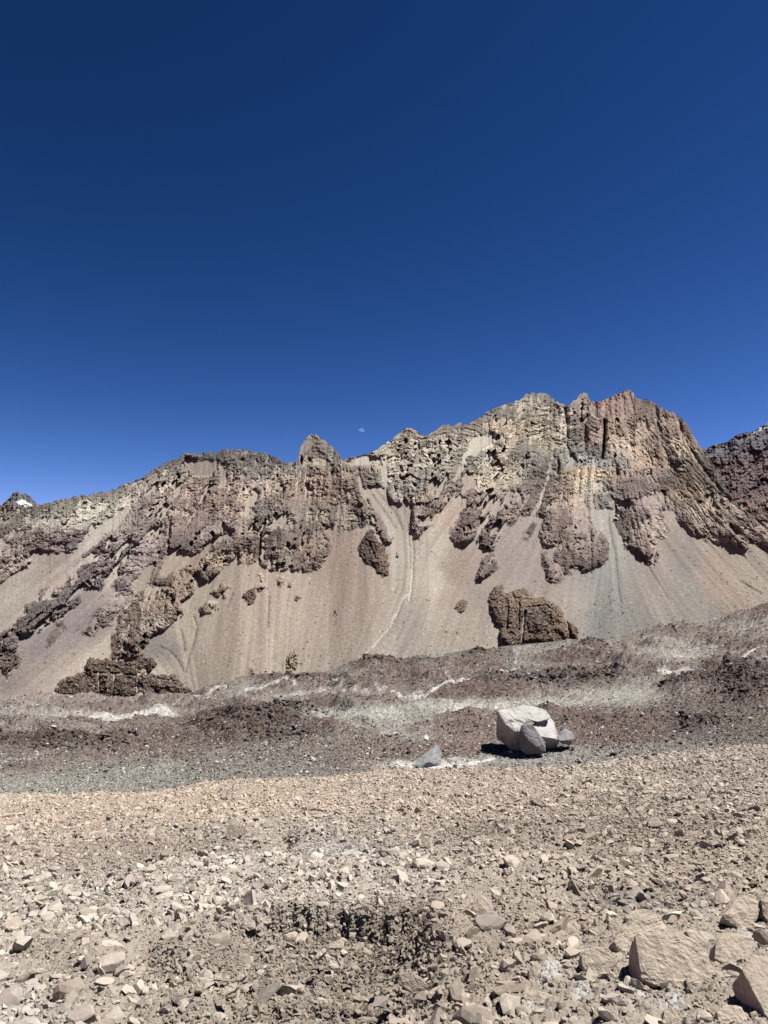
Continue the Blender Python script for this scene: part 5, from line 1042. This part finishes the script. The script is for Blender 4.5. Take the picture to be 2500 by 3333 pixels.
    (K5((1050, 280), (1090, 235), (1125, 260), (1100, 290)), 'r', 54, None), (K5((860, 450), (890, 420), (935, 440), (900, 465)), 'b', 48, None), (K5((285, 200), (330, 175), (360, 210), (320, 215)), 'r', 54, None), (K5((0, 1100), (0, 930), (60, 960), (110, 1030), (60, 1110)), 'p', 52, 'large pale stone with a shaded left side above the right-hand dark gap'), (K5((1290, 1090), (1340, 1030), (1370, 1090), (1310, 1120)), 'b', 50, None), (K5((1310, 990), (1340, 950), (1430, 980), (1400, 1020)), 'b', 48, None),
    (K5((1120, 440), (1180, 410), (1220, 450), (1150, 470)), 'b', 50, None), (K5((1200, 110), (1240, 90), (1280, 120), (1230, 135)), 'p', 48, None), (K5((120, 970), (150, 920), (200, 950), (170, 990)), 'b', 50, None), (K5((1480, 970), (1530, 930), (1560, 980), (1500, 1000)), 'r', 50, None), (K5((1580, 1000), (1620, 960), (1659, 980), (1659, 1020), (1600, 1020)), 'b', 48, None), (K5((1150, 1020), (1210, 1005), (1230, 1050), (1180, 1070)), 'b', 50, None), (K5((620, 300), (680, 280), (720, 300), (660, 330)), 'b', 46, None), (K5((480, 1100), (540, 1090), (560, 1130), (500, 1140)), 'r', 50, None), (K5((400, 960), (450, 930), (480, 960), (420, 990)), 'b', 46, None),
    (K6((1340, 400), (1400, 310), (1460, 340), (1400, 430)), 'b', 58, 'leaning square beige block with a dark left face on the upper right slope'), (K6((300, 960), (330, 900), (380, 890), (400, 930), (350, 990)), 'b', 56, 'diamond-shaped beige block with a dark base in the middle of the slope'), (K6((1130, 650), (1180, 590), (1215, 600), (1200, 650)), 'b', 54, None), (K6((1190, 360), (1230, 330), (1260, 350), (1230, 370)), 'p', 48, None), (K6((940, 540), (960, 490), (1010, 510), (1000, 550)), 'r', 52, None),
    (K6((1370, 235), (1390, 190), (1440, 190), (1440, 225)), 'r', 56, None), (K6((1370, 560), (1400, 510), (1440, 540), (1420, 570)), 'b', 50, None), (K6((930, 1140), (960, 1060), (1050, 1090), (1080, 1149)), 'p', 46, None), (K6((1220, 1090), (1290, 1050), (1380, 1120), (1370, 1149)), 'b', 42, None), (K6((480, 1040), (510, 940), (600, 960), (590, 1060)), 'p', 48, None), (K6((1010, 720), (1060, 670), (1090, 700), (1060, 740)), 'r', 52, None), (K6((1130, 760), (1150, 690), (1230, 740), (1190, 770)), 'b', 50, None), (K6((500, 290), (510, 260), (550, 265), (540, 290)), 'b', 54, None), (K6((540, 340), (570, 315), (590, 325), (560, 345)), 'b', 50, None), (K6((120, 890), (140, 860), (180, 870), (160, 900)), 'g', 50, None),
    (K6((610, 600), (640, 580), (700, 590), (660, 615)), 'b', 48, None), (K6((780, 615), (810, 580), (850, 590), (820, 615)), 'b', 48, None), (K6((1100, 380), (1120, 365), (1160, 375), (1130, 390)), 'r', 52, None), (K6((1260, 900), (1300, 870), (1370, 910), (1300, 930)), 'b', 48, None), (K6((1420, 960), (1430, 870), (1480, 850), (1490, 920), (1460, 960)), 'b', 56, None), (K6((770, 1130), (790, 1080), (850, 1100), (830, 1140)), 'b', 50, None), (K6((830, 980), (840, 930), (910, 960), (880, 990)), 'b', 48, None), (K6((1050, 1080), (1060, 1040), (1120, 1040), (1150, 1110), (1090, 1110)), 'b', 50, None),
    (K7((330, 430), (380, 400), (430, 410), (370, 455)), 'b', 46, None), (K7((350, 600), (350, 480), (400, 460), (500, 490), (480, 560), (400, 600)), 'r', 56, 'large stone plastered with mud and shaded on its left, left of centre'), (K7((520, 550), (560, 490), (630, 490), (640, 540), (560, 575)), 'b', 50, 'beige stone just right of the mud-plastered one'), (K7((655, 510), (690, 440), (750, 420), (740, 470), (680, 520)), 'b', 50, 'long beige stone pointing up right beside the dark hollow'),
    (K7((570, 600), (620, 570), (710, 590), (680, 620)), 'b', 44, None), (K7((870, 540), (880, 490), (950, 500), (950, 540)), 'b', 50, None), (K7((1120, 1060), (1160, 1030), (1190, 1070), (1150, 1090)), 'r', 54, None), (K7((990, 450), (1030, 420), (1045, 450), (1010, 460)), 'r', 50, None), (K7((750, 340), (790, 330), (800, 350), (760, 360)), 'b', 48, None), (K7((1390, 300), (1430, 270), (1450, 295), (1410, 310)), 'b', 50, None), (K7((1270, 230), (1290, 210), (1310, 230), (1280, 240)), 'b', 50, None), (K7((290, 960), (320, 930), (370, 940), (350, 975)), 'b', 48, None),
]
LAND = [(2200, 3130, 'the largest beige slab'), (1930, 3140, 'the rounded boulder on white silt'), (2420, 2960, 'the angular boulder at the right edge'), (1575, 2965, 'the tall upright stone'), (1345, 3200, 'the rock over the hollow'), (1755, 3255, 'the wide flat-bottomed rock'), (260, 3310, 'the rounded cracked stone'),
    (300, 3090, 'the square upright stone'), (480, 2995, 'the flat-topped stone'), (640, 3210, 'the shadowed upright stone'), (810, 3010, 'the pale domed stone'), (1090, 3060, 'the crumbly hollow'), (760, 2710, 'the mud-plastered stone'), (1335, 2820, 'the diamond-shaped block'), (1750, 2595, 'the leaning square block'), (2130, 2680, 'the rounded brown stone'),
    (30, 3210, 'the smooth block at the left edge'), (1870, 2850, 'the large pale shaded stone'), (1560, 3290, 'the long ribbed rock')]
ORD = ['', 'second ', 'third ', 'fourth ', 'fifth ', 'sixth ', 'seventh ', 'eighth ', 'ninth ', 'tenth ', 'eleventh ', 'twelfth ']
def describe(items, land, noun):
    """items: [obj, x, y, w, h, tone]; gives every one a label of its own from its look and its nearest landmark"""
    groups = {}
    for it in items:
        ob, x, y, w, h, tone = it
        if w < 1e-6: w = 1
        d = [math.hypot(x - lx_, (y - ly_)) for lx_, ly_, _ in land]
        k = int(np.argmin(d)); lx_, ly_, ph = land[k]
        dx_, dy_ = x - lx_, y - ly_
        if abs(dx_) > abs(dy_): dr = 'left of' if dx_ < 0 else 'right of'
        else: dr = 'above' if dy_ < 0 else 'below'
        ar = h / w
        ad = 'tall' if ar > 1.15 else ('chunky' if ar > .8 else ('low' if ar > .55 else 'flat'))
        groups.setdefault((ad, tone, dr, ph), []).append((d[k], ob))
    for (ad, tone, dr, ph), lst in groups.items():
        lst.sort(key=lambda a: a[0])
        for i, (_, ob) in enumerate(lst):
            ob['label'] = (f'{ad} {tone} {noun} {dr} {ph}' if i == 0 else f'{ORD[min(i, 11)]}{ad} {tone} {noun} {dr} {ph}')
auto = []
boxes = []
occ = np.zeros_like(NR_U)
for i, (o_, tone, tilt, lab) in enumerate(STONES):
    a_ = np.array(o_); w_, h_ = a_[:, 0].max() - a_[:, 0].min(), a_[:, 1].max() - a_[:, 1].min()
    big = w_ > 90
    ob = outline_rock(o_, MATS[tone], 500 + i, tilt=tilt, thick=.85, cuts=6 if big else (3 if w_ > 35 else 2), bulge=.05 if big else .08, lean=float(RNG.uniform(-.15, .25)) if not big else .05, lift=.05 if i < 9 else 0.0, rough=.017 if big else .02)
    ob['category'] = 'rock'; ob['group'] = 'larger stones picked out on the near slope'
    boxes.append((a_[:, 0].min() + w_ * .1, a_[:, 1].min() + h_ * .15, a_[:, 0].max() - w_ * .1, a_[:, 1].max() - h_ * .05))
    occ = np.maximum(occ, ((((NR_U - a_[:, 0].mean()) / (w_ * .46)) ** 2 + ((NR_V - a_[:, 1].mean()) / (h_ * .46)) ** 2) < 1).astype(float) * (.97 if w_ > 60 else .8))
    if i < 9: occ = np.maximum(occ, .9 * ((((NR_U - a_[:, 0].mean()) / (w_ * .56)) ** 2 + ((NR_V - a_[:, 1].mean() - .06 * h_) / (h_ * .56)) ** 2) < 1))
    if lab: ob['label'] = lab
    else: auto.append((ob, float(a_[:, 0].mean()), float(a_[:, 1].mean()), w_, h_, TONE[tone]))
describe(auto, LAND, 'stone')

# ---- the pale boulder in the valley, with the slab against it and the grey block beside it
GB = floor_pt(1715, 2454)
YB = GB.y
def k8(a, b, dy):
    (x, y), = K8((a, b)); return at(x, y, YB + dy)
pts = [k8(322, 200, .9), k8(335, 190, 1.4), k8(480, 185, 1.8), k8(640, 170, 2.6), k8(740, 140, 3.2), k8(800, 125, 3.4), k8(900, 140, 3.2), k8(1030, 180, 3.0), k8(1110, 240, 2.4), k8(1190, 370, 1.6), k8(1250, 530, .7),
       k8(430, 400, .05), k8(590, 530, -.55), k8(700, 520, -.65), k8(1000, 600, -.6), k8(1220, 640, -.1), k8(1285, 690, .3), k8(650, 300, .5), k8(850, 330, .6), k8(1000, 400, .5),
       k8(310, 560, 1.6), k8(330, 620, 1.7), k8(400, 690, 1.6), k8(510, 790, 1.3), k8(640, 870, 1.3), k8(720, 880, 1.2), k8(1070, 860, 1.3), k8(1240, 800, 1.5),
       k8(340, 500, 3.0), k8(1240, 600, 3.0), k8(700, 500, 4.2), k8(1100, 520, 3.8)]
boulder = hull_obj('boulder', pts, M_BOULDER, 900, cuts=9, rough=.013, smooth_it=1)
cap = [k8(a, b, .10 + (365 - b) * .009) for a, b in ((330, 192), (480, 183), (640, 185), (700, 150), (800, 122), (1030, 176), (1105, 238), (1150, 310), (1078, 345), (1010, 362), (940, 372), (870, 325), (800, 312), (700, 282), (600, 262), (430, 238))]
cap += [p + Vector((.02, 1.6, -.5)) for p in cap]
lay = hull_obj('upper_layer', cap, M_BOULDER, 905, cuts=7, rough=.012, smooth_it=1)
lay.parent = boulder; lay.location = lay.location - boulder.location
fl_ = [k8(a, b, -.30 + (530 - b) * .0022) for a, b in ((440, 395), (520, 345), (640, 310), (760, 330), (860, 372), (905, 400), (820, 425), (740, 470), (700, 512), (640, 480), (520, 430))]
fl_ += [p + Vector((0, 1.2, -.25)) for p in fl_]
la2 = hull_obj('front_layer', fl_, M_BOULDER, 906, cuts=5, rough=.012, smooth_it=1)
la2.parent = boulder; la2.location = la2.location - boulder.location
tag(boulder, 'huge pale boulder with an overhanging shaded left face in the valley', 'boulder')
pts = [k8(a, b, -.95 + .55 * (b - 415) / -460 + .0) for a, b in ((700, 520), (715, 480), (745, 450), (810, 415), (880, 435), (915, 580), (1030, 720))] + [k8(1062, 690, -.8)]
pts += [k8(a, b, -1.15) for a, b in ((1080, 845), (1050, 855), (900, 862), (770, 878), (705, 830))] + [k8(800, 650, -1.45), k8(930, 760, -1.5)]
pts += [p + Vector((0, .7, 0)) for p in pts[:13]]
slab = hull_obj('rock', pts, M_SLAB, 901, cuts=5, rough=.014, smooth_it=0)
tag(slab, 'upright grey slab leaning against the front of the huge pale boulder', 'rock')
pts = [k8(1225, 640, .2), k8(1250, 590, .3), k8(1370, 478, .5), k8(1450, 520, .5), k8(1480, 545, .7), k8(1520, 625, .6), k8(1500, 700, .5), k8(1445, 748, .3), k8(1335, 715, .2), k8(1290, 665, -.1), k8(1420, 660, -.1),
       k8(1350, 540, 1.3), k8(1480, 620, 1.3), k8(1300, 690, 1.2)]
blk = hull_obj('rock', pts, M_VGREY, 902, cuts=3, rough=.02, smooth_it=0)
tag(blk, 'pointed grey block touching the right end of the huge pale boulder', 'rock')
GT = floor_pt(1385, 2496); YT = min(GT.y, YB - 2)
def k5(a, b, dy):
    (x, y), = C5((a, b)); return at(x, y, YT + dy)
pts = [k5(1008, 1095, -.3), k5(1030, 1050, .1), k5(1060, 1030, .3), k5(1140, 965, .9), k5(1160, 975, .9), k5(1172, 1010, .7), k5(1172, 1080, .2), k5(1150, 1092, 0), k5(1040, 1108, -.4), k5(1100, 1070, -.35),
       k5(1030, 1090, .9), k5(1150, 1020, 1.3), k5(1165, 1080, 1.0)]
t_ = hull_obj('rock', pts, rock_mat('dark_glossy_slab', (158, 160, 163), .9, 1.4, .2, var=.35, objvar=0), 903, cuts=5, rough=.016, smooth_it=0)
tag(t_, 'dark grey tilted wedge of rock on the valley edge left of the boulder', 'rock')

# ---- blocks scattered in the valley: crop point, width in photo px, tone
VB = [(C4, [(322, 878, 22, 'w'), (655, 990, 10, 'w'), (688, 1012, 12, 'w'), (222, 1020, 12, 'w'), (885, 988, 9, 'w'), (1062, 925, 15, 'w'), (705, 858, 11, 'w'), (1298, 1078, 13, 'w'), (1330, 1085, 12, 'w'), (1310, 1108, 9, 'w'), (1565, 1050, 11, 'w'), (1503, 1140, 10, 'w'), (1272, 1132, 10, 'w'), (420, 1202, 8, 'w'),
              (665, 1117, 18, 'vd'), (640, 1135, 13, 'vd'), (740, 1138, 11, 'w'), (1155, 1180, 10, 'w'), (337, 1245, 11, 'w'), (70, 1100, 11, 'vd'), (1165, 790, 8, 'w'), (725, 1172, 9, 'w'), (520, 1065, 9, 'w'), (490, 1110, 9, 'w'), (1240, 1068, 12, 'vd'), (830, 1062, 10, 'vd'), (905, 942, 9, 'w'), (600, 1000, 16, 'vb'), (385, 1085, 8, 'w'), (1140, 1010, 9, 'w'), (1360, 1040, 8, 'w'), (1440, 1050, 9, 'vg'), (1640, 1060, 12, 'vg')]),
      (C5, [(380, 1035, 18, 'vg'), (400, 1066, 19, 'w'), (358, 1046, 11, 'w'), (28, 1142, 9, 'w'), (92, 1050, 10, 'w'), (1085, 942, 25, 'w'), (1045, 947, 9, 'w'), (985, 952, 12, 'vb'), (820, 922, 14, 'w'), (868, 910, 22, 'w'), (905, 912, 14, 'w'), (975, 1022, 24, 'vb'), (945, 1030, 12, 'vb'), (1183, 1006, 12, 'k'), (1325, 892, 14, 'k'), (1405, 902, 9, 'w'), (790, 1128, 42, 'k'),
              (1595, 1024, 13, 'w'), (1255, 1104, 14, 'vd'), (1313, 1106, 13, 'vd'), (832, 1008, 13, 'vb'), (885, 1002, 11, 'vb'), (1040, 868, 10, 'w'), (750, 1020, 9, 'w'), (270, 912, 14, 'vb'), (275, 1000, 18, 'vb'), (1272, 905, 8, 'w'), (1140, 965, 8, 'w'), (905, 1036, 9, 'w'), (700, 1015, 8, 'w'), (550, 1120, 9, 'w'), (860, 1085, 10, 'vg'), (1395, 1025, 14, 'vb'), (1190, 870, 8, 'w')]),
      (C6, [(1608, 762, 20, 'w'), (732, 1030, 38, 'vd'), (1135, 952, 18, 'vd'), (535, 1080, 16, 'w'), (115, 1024, 14, 'w'), (780, 848, 10, 'w'), (905, 792, 15, 'w'), (980, 814, 10, 'vb'), (1200, 817, 13, 'w'), (600, 904, 8, 'w'), (985, 938, 11, 'vb'), (815, 1022, 11, 'w'), (1435, 502, 16, 'w'), (870, 892, 9, 'w'), (1300, 778, 12, 'w'), (1340, 218, 13, 'w'), (655, 996, 14, 'vg'), (88, 642, 8, 'w'),
              (745, 800, 12, 'vb'), (1010, 765, 8, 'w'), (660, 845, 8, 'w'), (1050, 935, 8, 'w'), (590, 985, 12, 'w'), (570, 980, 10, 'w'), (820, 985, 14, 'vg'), (1485, 770, 14, 'vb'), (1555, 820, 12, 'w'), (1440, 830, 14, 'vb'), (1380, 600, 9, 'w'), (1130, 870, 9, 'w'), (1300, 840, 8, 'w'), (490, 1000, 14, 'vg'), (1150, 800, 24, 'vb'), (470, 890, 12, 'vd'), (1565, 985, 10, 'w'), (1010, 345, 12, 'vb')])]
VLAND = [(1740, 2390, 'the huge pale boulder'), (1385, 2480, 'the tilted grey wedge'), (176, 2375, 'the pale far-left block'), (1390, 2410, 'the large white block'), (1008, 2475, 'the paired white and grey blocks'), (360, 2505, 'the dark pair of blocks'), (2000, 2455, 'the dark flat block'), (2215, 2410, 'the dark right-hand block'), (700, 2485, 'the three white blocks'), (1270, 2393, 'the white ledge blocks'), (2470, 2310, 'the upright white block'), (380, 2440, 'the bright middle-left blocks')]
VLAB = {('C4', 0): 'broad pale block on dark gravel at the far left of the valley', ('C4', 14): 'dark grey block, larger of a dark pair on the left gravel', ('C5', 0): 'grey block behind a white one on the brown gravel left of centre', ('C5', 1): 'white block in front of the grey block left of centre',
        ('C5', 5): 'large white block above the tilted grey wedge', ('C5', 16): 'low rosy slab half buried at the near edge of the valley', ('C5', 11): 'largest reddish brown block left of the tilted wedge', ('C6', 0): 'upright white block alone near the right edge of the valley', ('C6', 1): 'flat dark grey block on the gravel right of the boulder', ('C6', 2): 'dark grey block on gravel beyond the flat dark one, further right'}
lib_mid = [chunk(1000 + k, 3, 10 + k % 4, aspect=(1, .5 + .09 * (k % 5), .55 + .1 * (k % 4)), rough=.02) for k in range(14)]
def put_chunk(name, mesh, mat, p, size, rz, tiltx, flatten, sink):
    me = mesh.copy() if False else mesh
    ob = bpy.data.objects.new(name, me); COL.objects.link(ob)
    ob.location = p + Vector((0, 0, size * (flatten * .5 - sink))); ob.rotation_euler = (tiltx, float(RNG.uniform(-.3, .3)), rz); ob.scale = (size, size, size * flatten)
    return ob
tinted = {}
def tinted_mesh(k, mk):
    if (k, mk) not in tinted:
        me = lib_mid[k].copy(); me.name = 'stone'; me.materials.append(MATS[mk]); tinted[(k, mk)] = me
    return tinted[(k, mk)]
auto = []
for fn, lst in VB:
    for j, (a, b, w, mk) in enumerate(lst):
        (x, y), = fn((a, b)); p = floor_pt(x, y); s = w * p.y / F * 1.15
        ob = put_chunk('valley_rock', tinted_mesh(int(RNG.integers(14)), mk), None, p, s, float(RNG.uniform(0, 6)), float(RNG.uniform(-.4, .4)), float(RNG.uniform(.8, 1.15)) if (fn, j) not in ((C5, 16), (C6, 1), (C6, 2)) else .42, .12)
        ob['category'] = 'rock'; ob['group'] = 'blocks scattered over the valley floor'
        key = ({C4: 'C4', C5: 'C5', C6: 'C6'}[fn], j)
        if key in VLAB: ob['label'] = VLAB[key]
        else: auto.append((ob, x, y, w, w * .75, TONE[mk]))
describe(auto, VLAND, 'block')

# ---- smaller stones of the near slope that can still be told apart
lib_tone = ['b', 'b', 'p', 'b', 'r', 'b', 'p', 'k']
cnt = 0; tries = 0
SLABEL = 'small angular beige stone lying loose among the rubble of the near slope'
while cnt < 120 and tries < 4000:
    tries += 1
    x = float(RNG.uniform(10, 2490)); y = float(RNG.uniform(2640, 3320)); w = float(RNG.uniform(22, 40)) * (.55 + .6 * (y - 2500) / 800)
    if any(bx0 - w * .6 < x < bx1 + w * .6 and by0 - w * .5 < y < by1 + w * .5 for bx0, by0, bx1, by1 in boxes): continue
    if samp(np.zeros((2, 2)), 0, 0) > 1: continue
    ci = int(np.searchsorted(cx3, x)); ri = int(np.argmin(np.abs(NR_V[:, ci] - y)))
    if NR_SOIL[ri, ci] > .5: continue
    p = Vector(NR_P[ri, ci]); s = w * p.y / F
    ob = put_chunk('stone', tinted_mesh(int(RNG.integers(14)), lib_tone[cnt % 4]), None, p, s, float(RNG.uniform(0, 6)), float(RNG.uniform(-.6, .6)), 1.0, .2)
    tag(ob, SLABEL, 'rock', 'small loose stones of the near slope')
    boxes.append((x - w / 2, y - w / 2, x + w / 2, y + w / 3)); cnt += 1

# ================================================================== LOOSE RUBBLE (uncountable)
lib = bpy.data.collections.new('stone_library')
M_INST = rock_mat('rubble', (200, 180, 160), 1, 5, .006, var=.16, attr=True, objvar=.10)
for k in range(12):
    me = chunk(2000 + k, 2, 7 + k % 4, aspect=(1, .55 + .1 * (k % 4), .5 + .1 * (k % 5)), rough=.012); me.name = 'rubble_stone'
    me.materials.append(M_INST)
    ob = bpy.data.objects.new('rubble_stone', me); lib.objects.link(ob)

def gn_scatter(name, pts, scale, rot, col):
    me = bpy.data.meshes.new(name); me.vertices.add(len(pts)); me.vertices.foreach_set('co', pts.reshape(-1).astype(np.float32))
    a = me.attributes.new('scl', 'FLOAT_VECTOR', 'POINT'); a.data.foreach_set('vector', scale.reshape(-1).astype(np.float32))
    a = me.attributes.new('rot', 'FLOAT_VECTOR', 'POINT'); a.data.foreach_set('vector', rot.reshape(-1).astype(np.float32))
    a = me.attributes.new('pcol', 'FLOAT_COLOR', 'POINT'); c4 = np.ones((len(pts), 4), np.float32); c4[:, :3] = col; a.data.foreach_set('color', c4.reshape(-1))
    a = me.attributes.new('pick', 'INT', 'POINT'); a.data.foreach_set('value', RNG.integers(0, 12, len(pts)).astype(np.int32))
    ob = bpy.data.objects.new(name, me); COL.objects.link(ob); ob['kind'] = 'stuff'
    g = bpy.data.node_groups.new(name + '_nodes', 'GeometryNodeTree')
    g.interface.new_socket('Geometry', in_out='INPUT', socket_type='NodeSocketGeometry'); g.interface.new_socket('Geometry', in_out='OUTPUT', socket_type='NodeSocketGeometry')
    gi = g.nodes.new('NodeGroupInput'); go = g.nodes.new('NodeGroupOutput'); ip = g.nodes.new('GeometryNodeInstanceOnPoints')
    ci = g.nodes.new('GeometryNodeCollectionInfo'); ci.inputs['Collection'].default_value = lib; ci.inputs['Separate Children'].default_value = True; ci.inputs['Reset Children'].default_value = True
    def na(nm, ty):
        n_ = g.nodes.new('GeometryNodeInputNamedAttribute'); n_.data_type = ty; n_.inputs['Name'].default_value = nm; return n_.outputs[0]
    g.links.new(gi.outputs[0], ip.inputs['Points']); g.links.new(ci.outputs[0], ip.inputs['Instance']); ip.inputs['Pick Instance'].default_value = True
    g.links.new(na('pick', 'INT'), ip.inputs['Instance Index'])
    er = g.nodes.new('FunctionNodeEulerToRotation'); g.links.new(na('rot', 'FLOAT_VECTOR'), er.inputs[0]); g.links.new(er.outputs[0], ip.inputs['Rotation'])
    g.links.new(na('scl', 'FLOAT_VECTOR'), ip.inputs['Scale']); g.links.new(ip.outputs[0], go.inputs[0])
    md = ob.modifiers.new('scatter', 'NODES'); md.node_group = g
    return ob

def pick_points(Pg, weight, n):
    w = weight.reshape(-1); w = w / w.sum()
    idx = RNG.choice(len(w), n, p=w)
    r, c = np.unravel_index(idx, weight.shape)
    r = np.clip(r, 0, Pg.shape[0] - 2); c = np.clip(c, 0, Pg.shape[1] - 2)
    fu = RNG.random(n)[:, None]; fv = RNG.random(n)[:, None]
    p = (Pg[r, c] * (1 - fu) * (1 - fv) + Pg[r, c + 1] * fu * (1 - fv) + Pg[r + 1, c] * (1 - fu) * fv + Pg[r + 1, c + 1] * fu * fv)
    return p, r, c
def sizes(n, lo, hi, a):
    u = RNG.random(n); return (lo ** -a - u * (lo ** -a - hi ** -a)) ** (-1 / a)
def emit(name, Pg, weight, n, s, colfn, sink=.15, flat=.8):
    p, r, c = pick_points(Pg, weight, n)
    s = s(r, c, n) if callable(s) else s
    p = p.copy(); p[:, 2] += s * (.5 * flat - .15 - sink)
    sc = s[:, None] * np.stack([RNG.uniform(.8, 1.2, n), RNG.uniform(.8, 1.2, n), RNG.uniform(.7, 1.1, n)], -1)
    rot = np.stack([RNG.normal(0, .3, n), RNG.normal(0, .3, n), RNG.uniform(0, 6.28, n)], -1)
    return gn_scatter(name, p, sc, rot, colfn(r, c, n))

NR_FREE = 1 - occ
dX = np.abs(np.gradient(NR_P[..., 0], axis=1)); dY = np.abs(np.gradient(NR_P[..., 1], axis=0))
dPu = np.gradient(NR_P, axis=1); dPv = np.gradient(NR_P, axis=0)
area3 = np.linalg.norm(np.cross(dPu, dPv), axis=-1)
area = dX * dY * NR_FREE * smooth(-450, -300, NR_U) * smooth(2950, 2800, NR_U) * (NR_V < 3480)
area3 = area3 * smooth(-450, -300, NR_U) * smooth(2950, 2800, NR_U)
var_ = .5 + .5 * smooth(-.5, .5, fbm(NR_P[..., 0] / 1.3, NR_P[..., 1] / 1.3, 3, 301)) 
wcoarse = area * (1 - .93 * NR_SOIL) * var_
wfine = area / np.maximum(NR_FREE, .05) * (1 - .4 * NR_SOIL) * smooth(20, 9, NR_P[..., 1])
def near_col(r, c, n):
    base = near_base[r, c] 
    g = RNG.normal(1.0, .10, n)[:, None]
    ty = RNG.random(n)[:, None]
    base = np.where(ty < .05, base * np.array([.84, .86, .90]) , base)
    base = np.where((ty > .05) & (ty < .12), base * np.array([.84, .80, .76]), base)
    return np.clip(base * g * 1.06, .05, .8)
emit('rubble', NR_P, wcoarse * (.3 + .7 * smooth(3350, 2650, NR_V)), 56000, lambda r, c, n: sizes(n, .03, .15, 2.5), near_col)
emit("rubble", NR_P, wcoarse, 24000, lambda r, c, n: sizes(n, .045, .2, 2.7), near_col)
emit('rubble', NR_P, wcoarse * smooth(2750, 3050, NR_V), 420, lambda r, c, n: sizes(n, .08, .26, 2.6), near_col)
emit('gravel', NR_P, wfine, 120000, lambda r, c, n: sizes(n, .012, .045, 2.0), near_col, sink=.1)
# crumbly earth clods
emit('earth_crumbs', NR_P, area3 * NR_FREE * np.clip(NR_SOIL + 1.2 * shadowline, 0, 1.5) * smooth(16, 8, NR_P[..., 1]), 60000, lambda r, c, n: sizes(n, .012, .07, 1.9), lambda r, c, n: np.clip(near_c[r, c] * RNG.normal(.78, .06, n)[:, None], .05, .8), sink=.05)

# valley stones
vw = (1 - .85 * FL_SALT) * (.35 + 1.2 * smooth(2280, 2480, FL_V)) * (.5 + .8 * smooth(-.4, .6, fbm(FL_U / 60, FL_V / 25, 3, 311)))
def vcol(r, c, n):
    ty = RNG.random(n)[:, None]
    wgt = np.array(alb((224, 222, 214), .8)); gr = np.array(alb((168, 168, 160), .9)); br = fl[r, c] * RNG.uniform(.7, 1.3, n)[:, None]
    o_ = np.where(ty < .45, wgt * RNG.uniform(.75, 1.05, n)[:, None], np.where(ty < .7, gr * RNG.uniform(.7, 1.1, n)[:, None], br))
    return np.clip(o_, .02, .8)
emit('valley_stones', FL_P, vw, 30000, lambda r, c, n: sizes(n, 3.4, 14, 2.1) * FL_P[r, c, 1] / F, vcol)
emit('valley_stones', FL_P, vw * (.3 + 2 * np.clip(craggy, 0, 1)), 12000, lambda r, c, n: sizes(n, 4, 15, 3.0) * FL_P[r, c, 1] / F, lambda r, c, n: np.clip(fl[r, c] * RNG.uniform(.7, 1.3, n)[:, None], .02, .8))
emit('earth_lumps', FL_P, np.clip(craggy - .25, 0, 1) ** 1.2, 5200, lambda r, c, n: sizes(n, 9, 30, 2.4) * FL_P[r, c, 1] / F, lambda r, c, n: np.clip(fl[r, c] * RNG.uniform(.7, 1.0, n)[:, None], .02, .8), sink=.12)
lum = fl.mean(-1)
emit('valley_stones', FL_P, (1 - .85 * FL_SALT) * (FL_V < 2420), 80000, lambda r, c, n: sizes(n, 2.0, 7, 2.2) * FL_P[r, c, 1] / F, vcol)
emit('earth_lumps', FL_P, (1 - FL_SALT) * np.clip(1.25 - lum / lum.mean(), .0, 1), 42000, lambda r, c, n: sizes(n, 3.5, 13, 2.4) * FL_P[r, c, 1] / F, lambda r, c, n: np.clip(fl[r, c] * RNG.uniform(.75, 1.15, n)[:, None], .02, .8), sink=.12)
# stones on the screes
sw = (1 - MT_ROCK) * (.15 + smooth(.2, 1.2, fbm(MT_U / 60, MT_V / 60, 3, 321) + .6 * smooth(1850, 2050, MT_V)) + 2.5 * np.exp(-((MT_U - 1975) / 60) ** 2 - ((MT_V - 1990) / 50) ** 2))
emit('scree_stones', MT_P, sw, 7000, lambda r, c, n: sizes(n, 1.8, 8, 2.6) * MT_P[r, c, 1] / F, lambda r, c, n: np.clip(alb_m[r, c] * np.where(RNG.random(n) < .65, RNG.uniform(1.1, 1.7, n), RNG.uniform(.45, .8, n))[:, None], .02, .75), sink=.1)
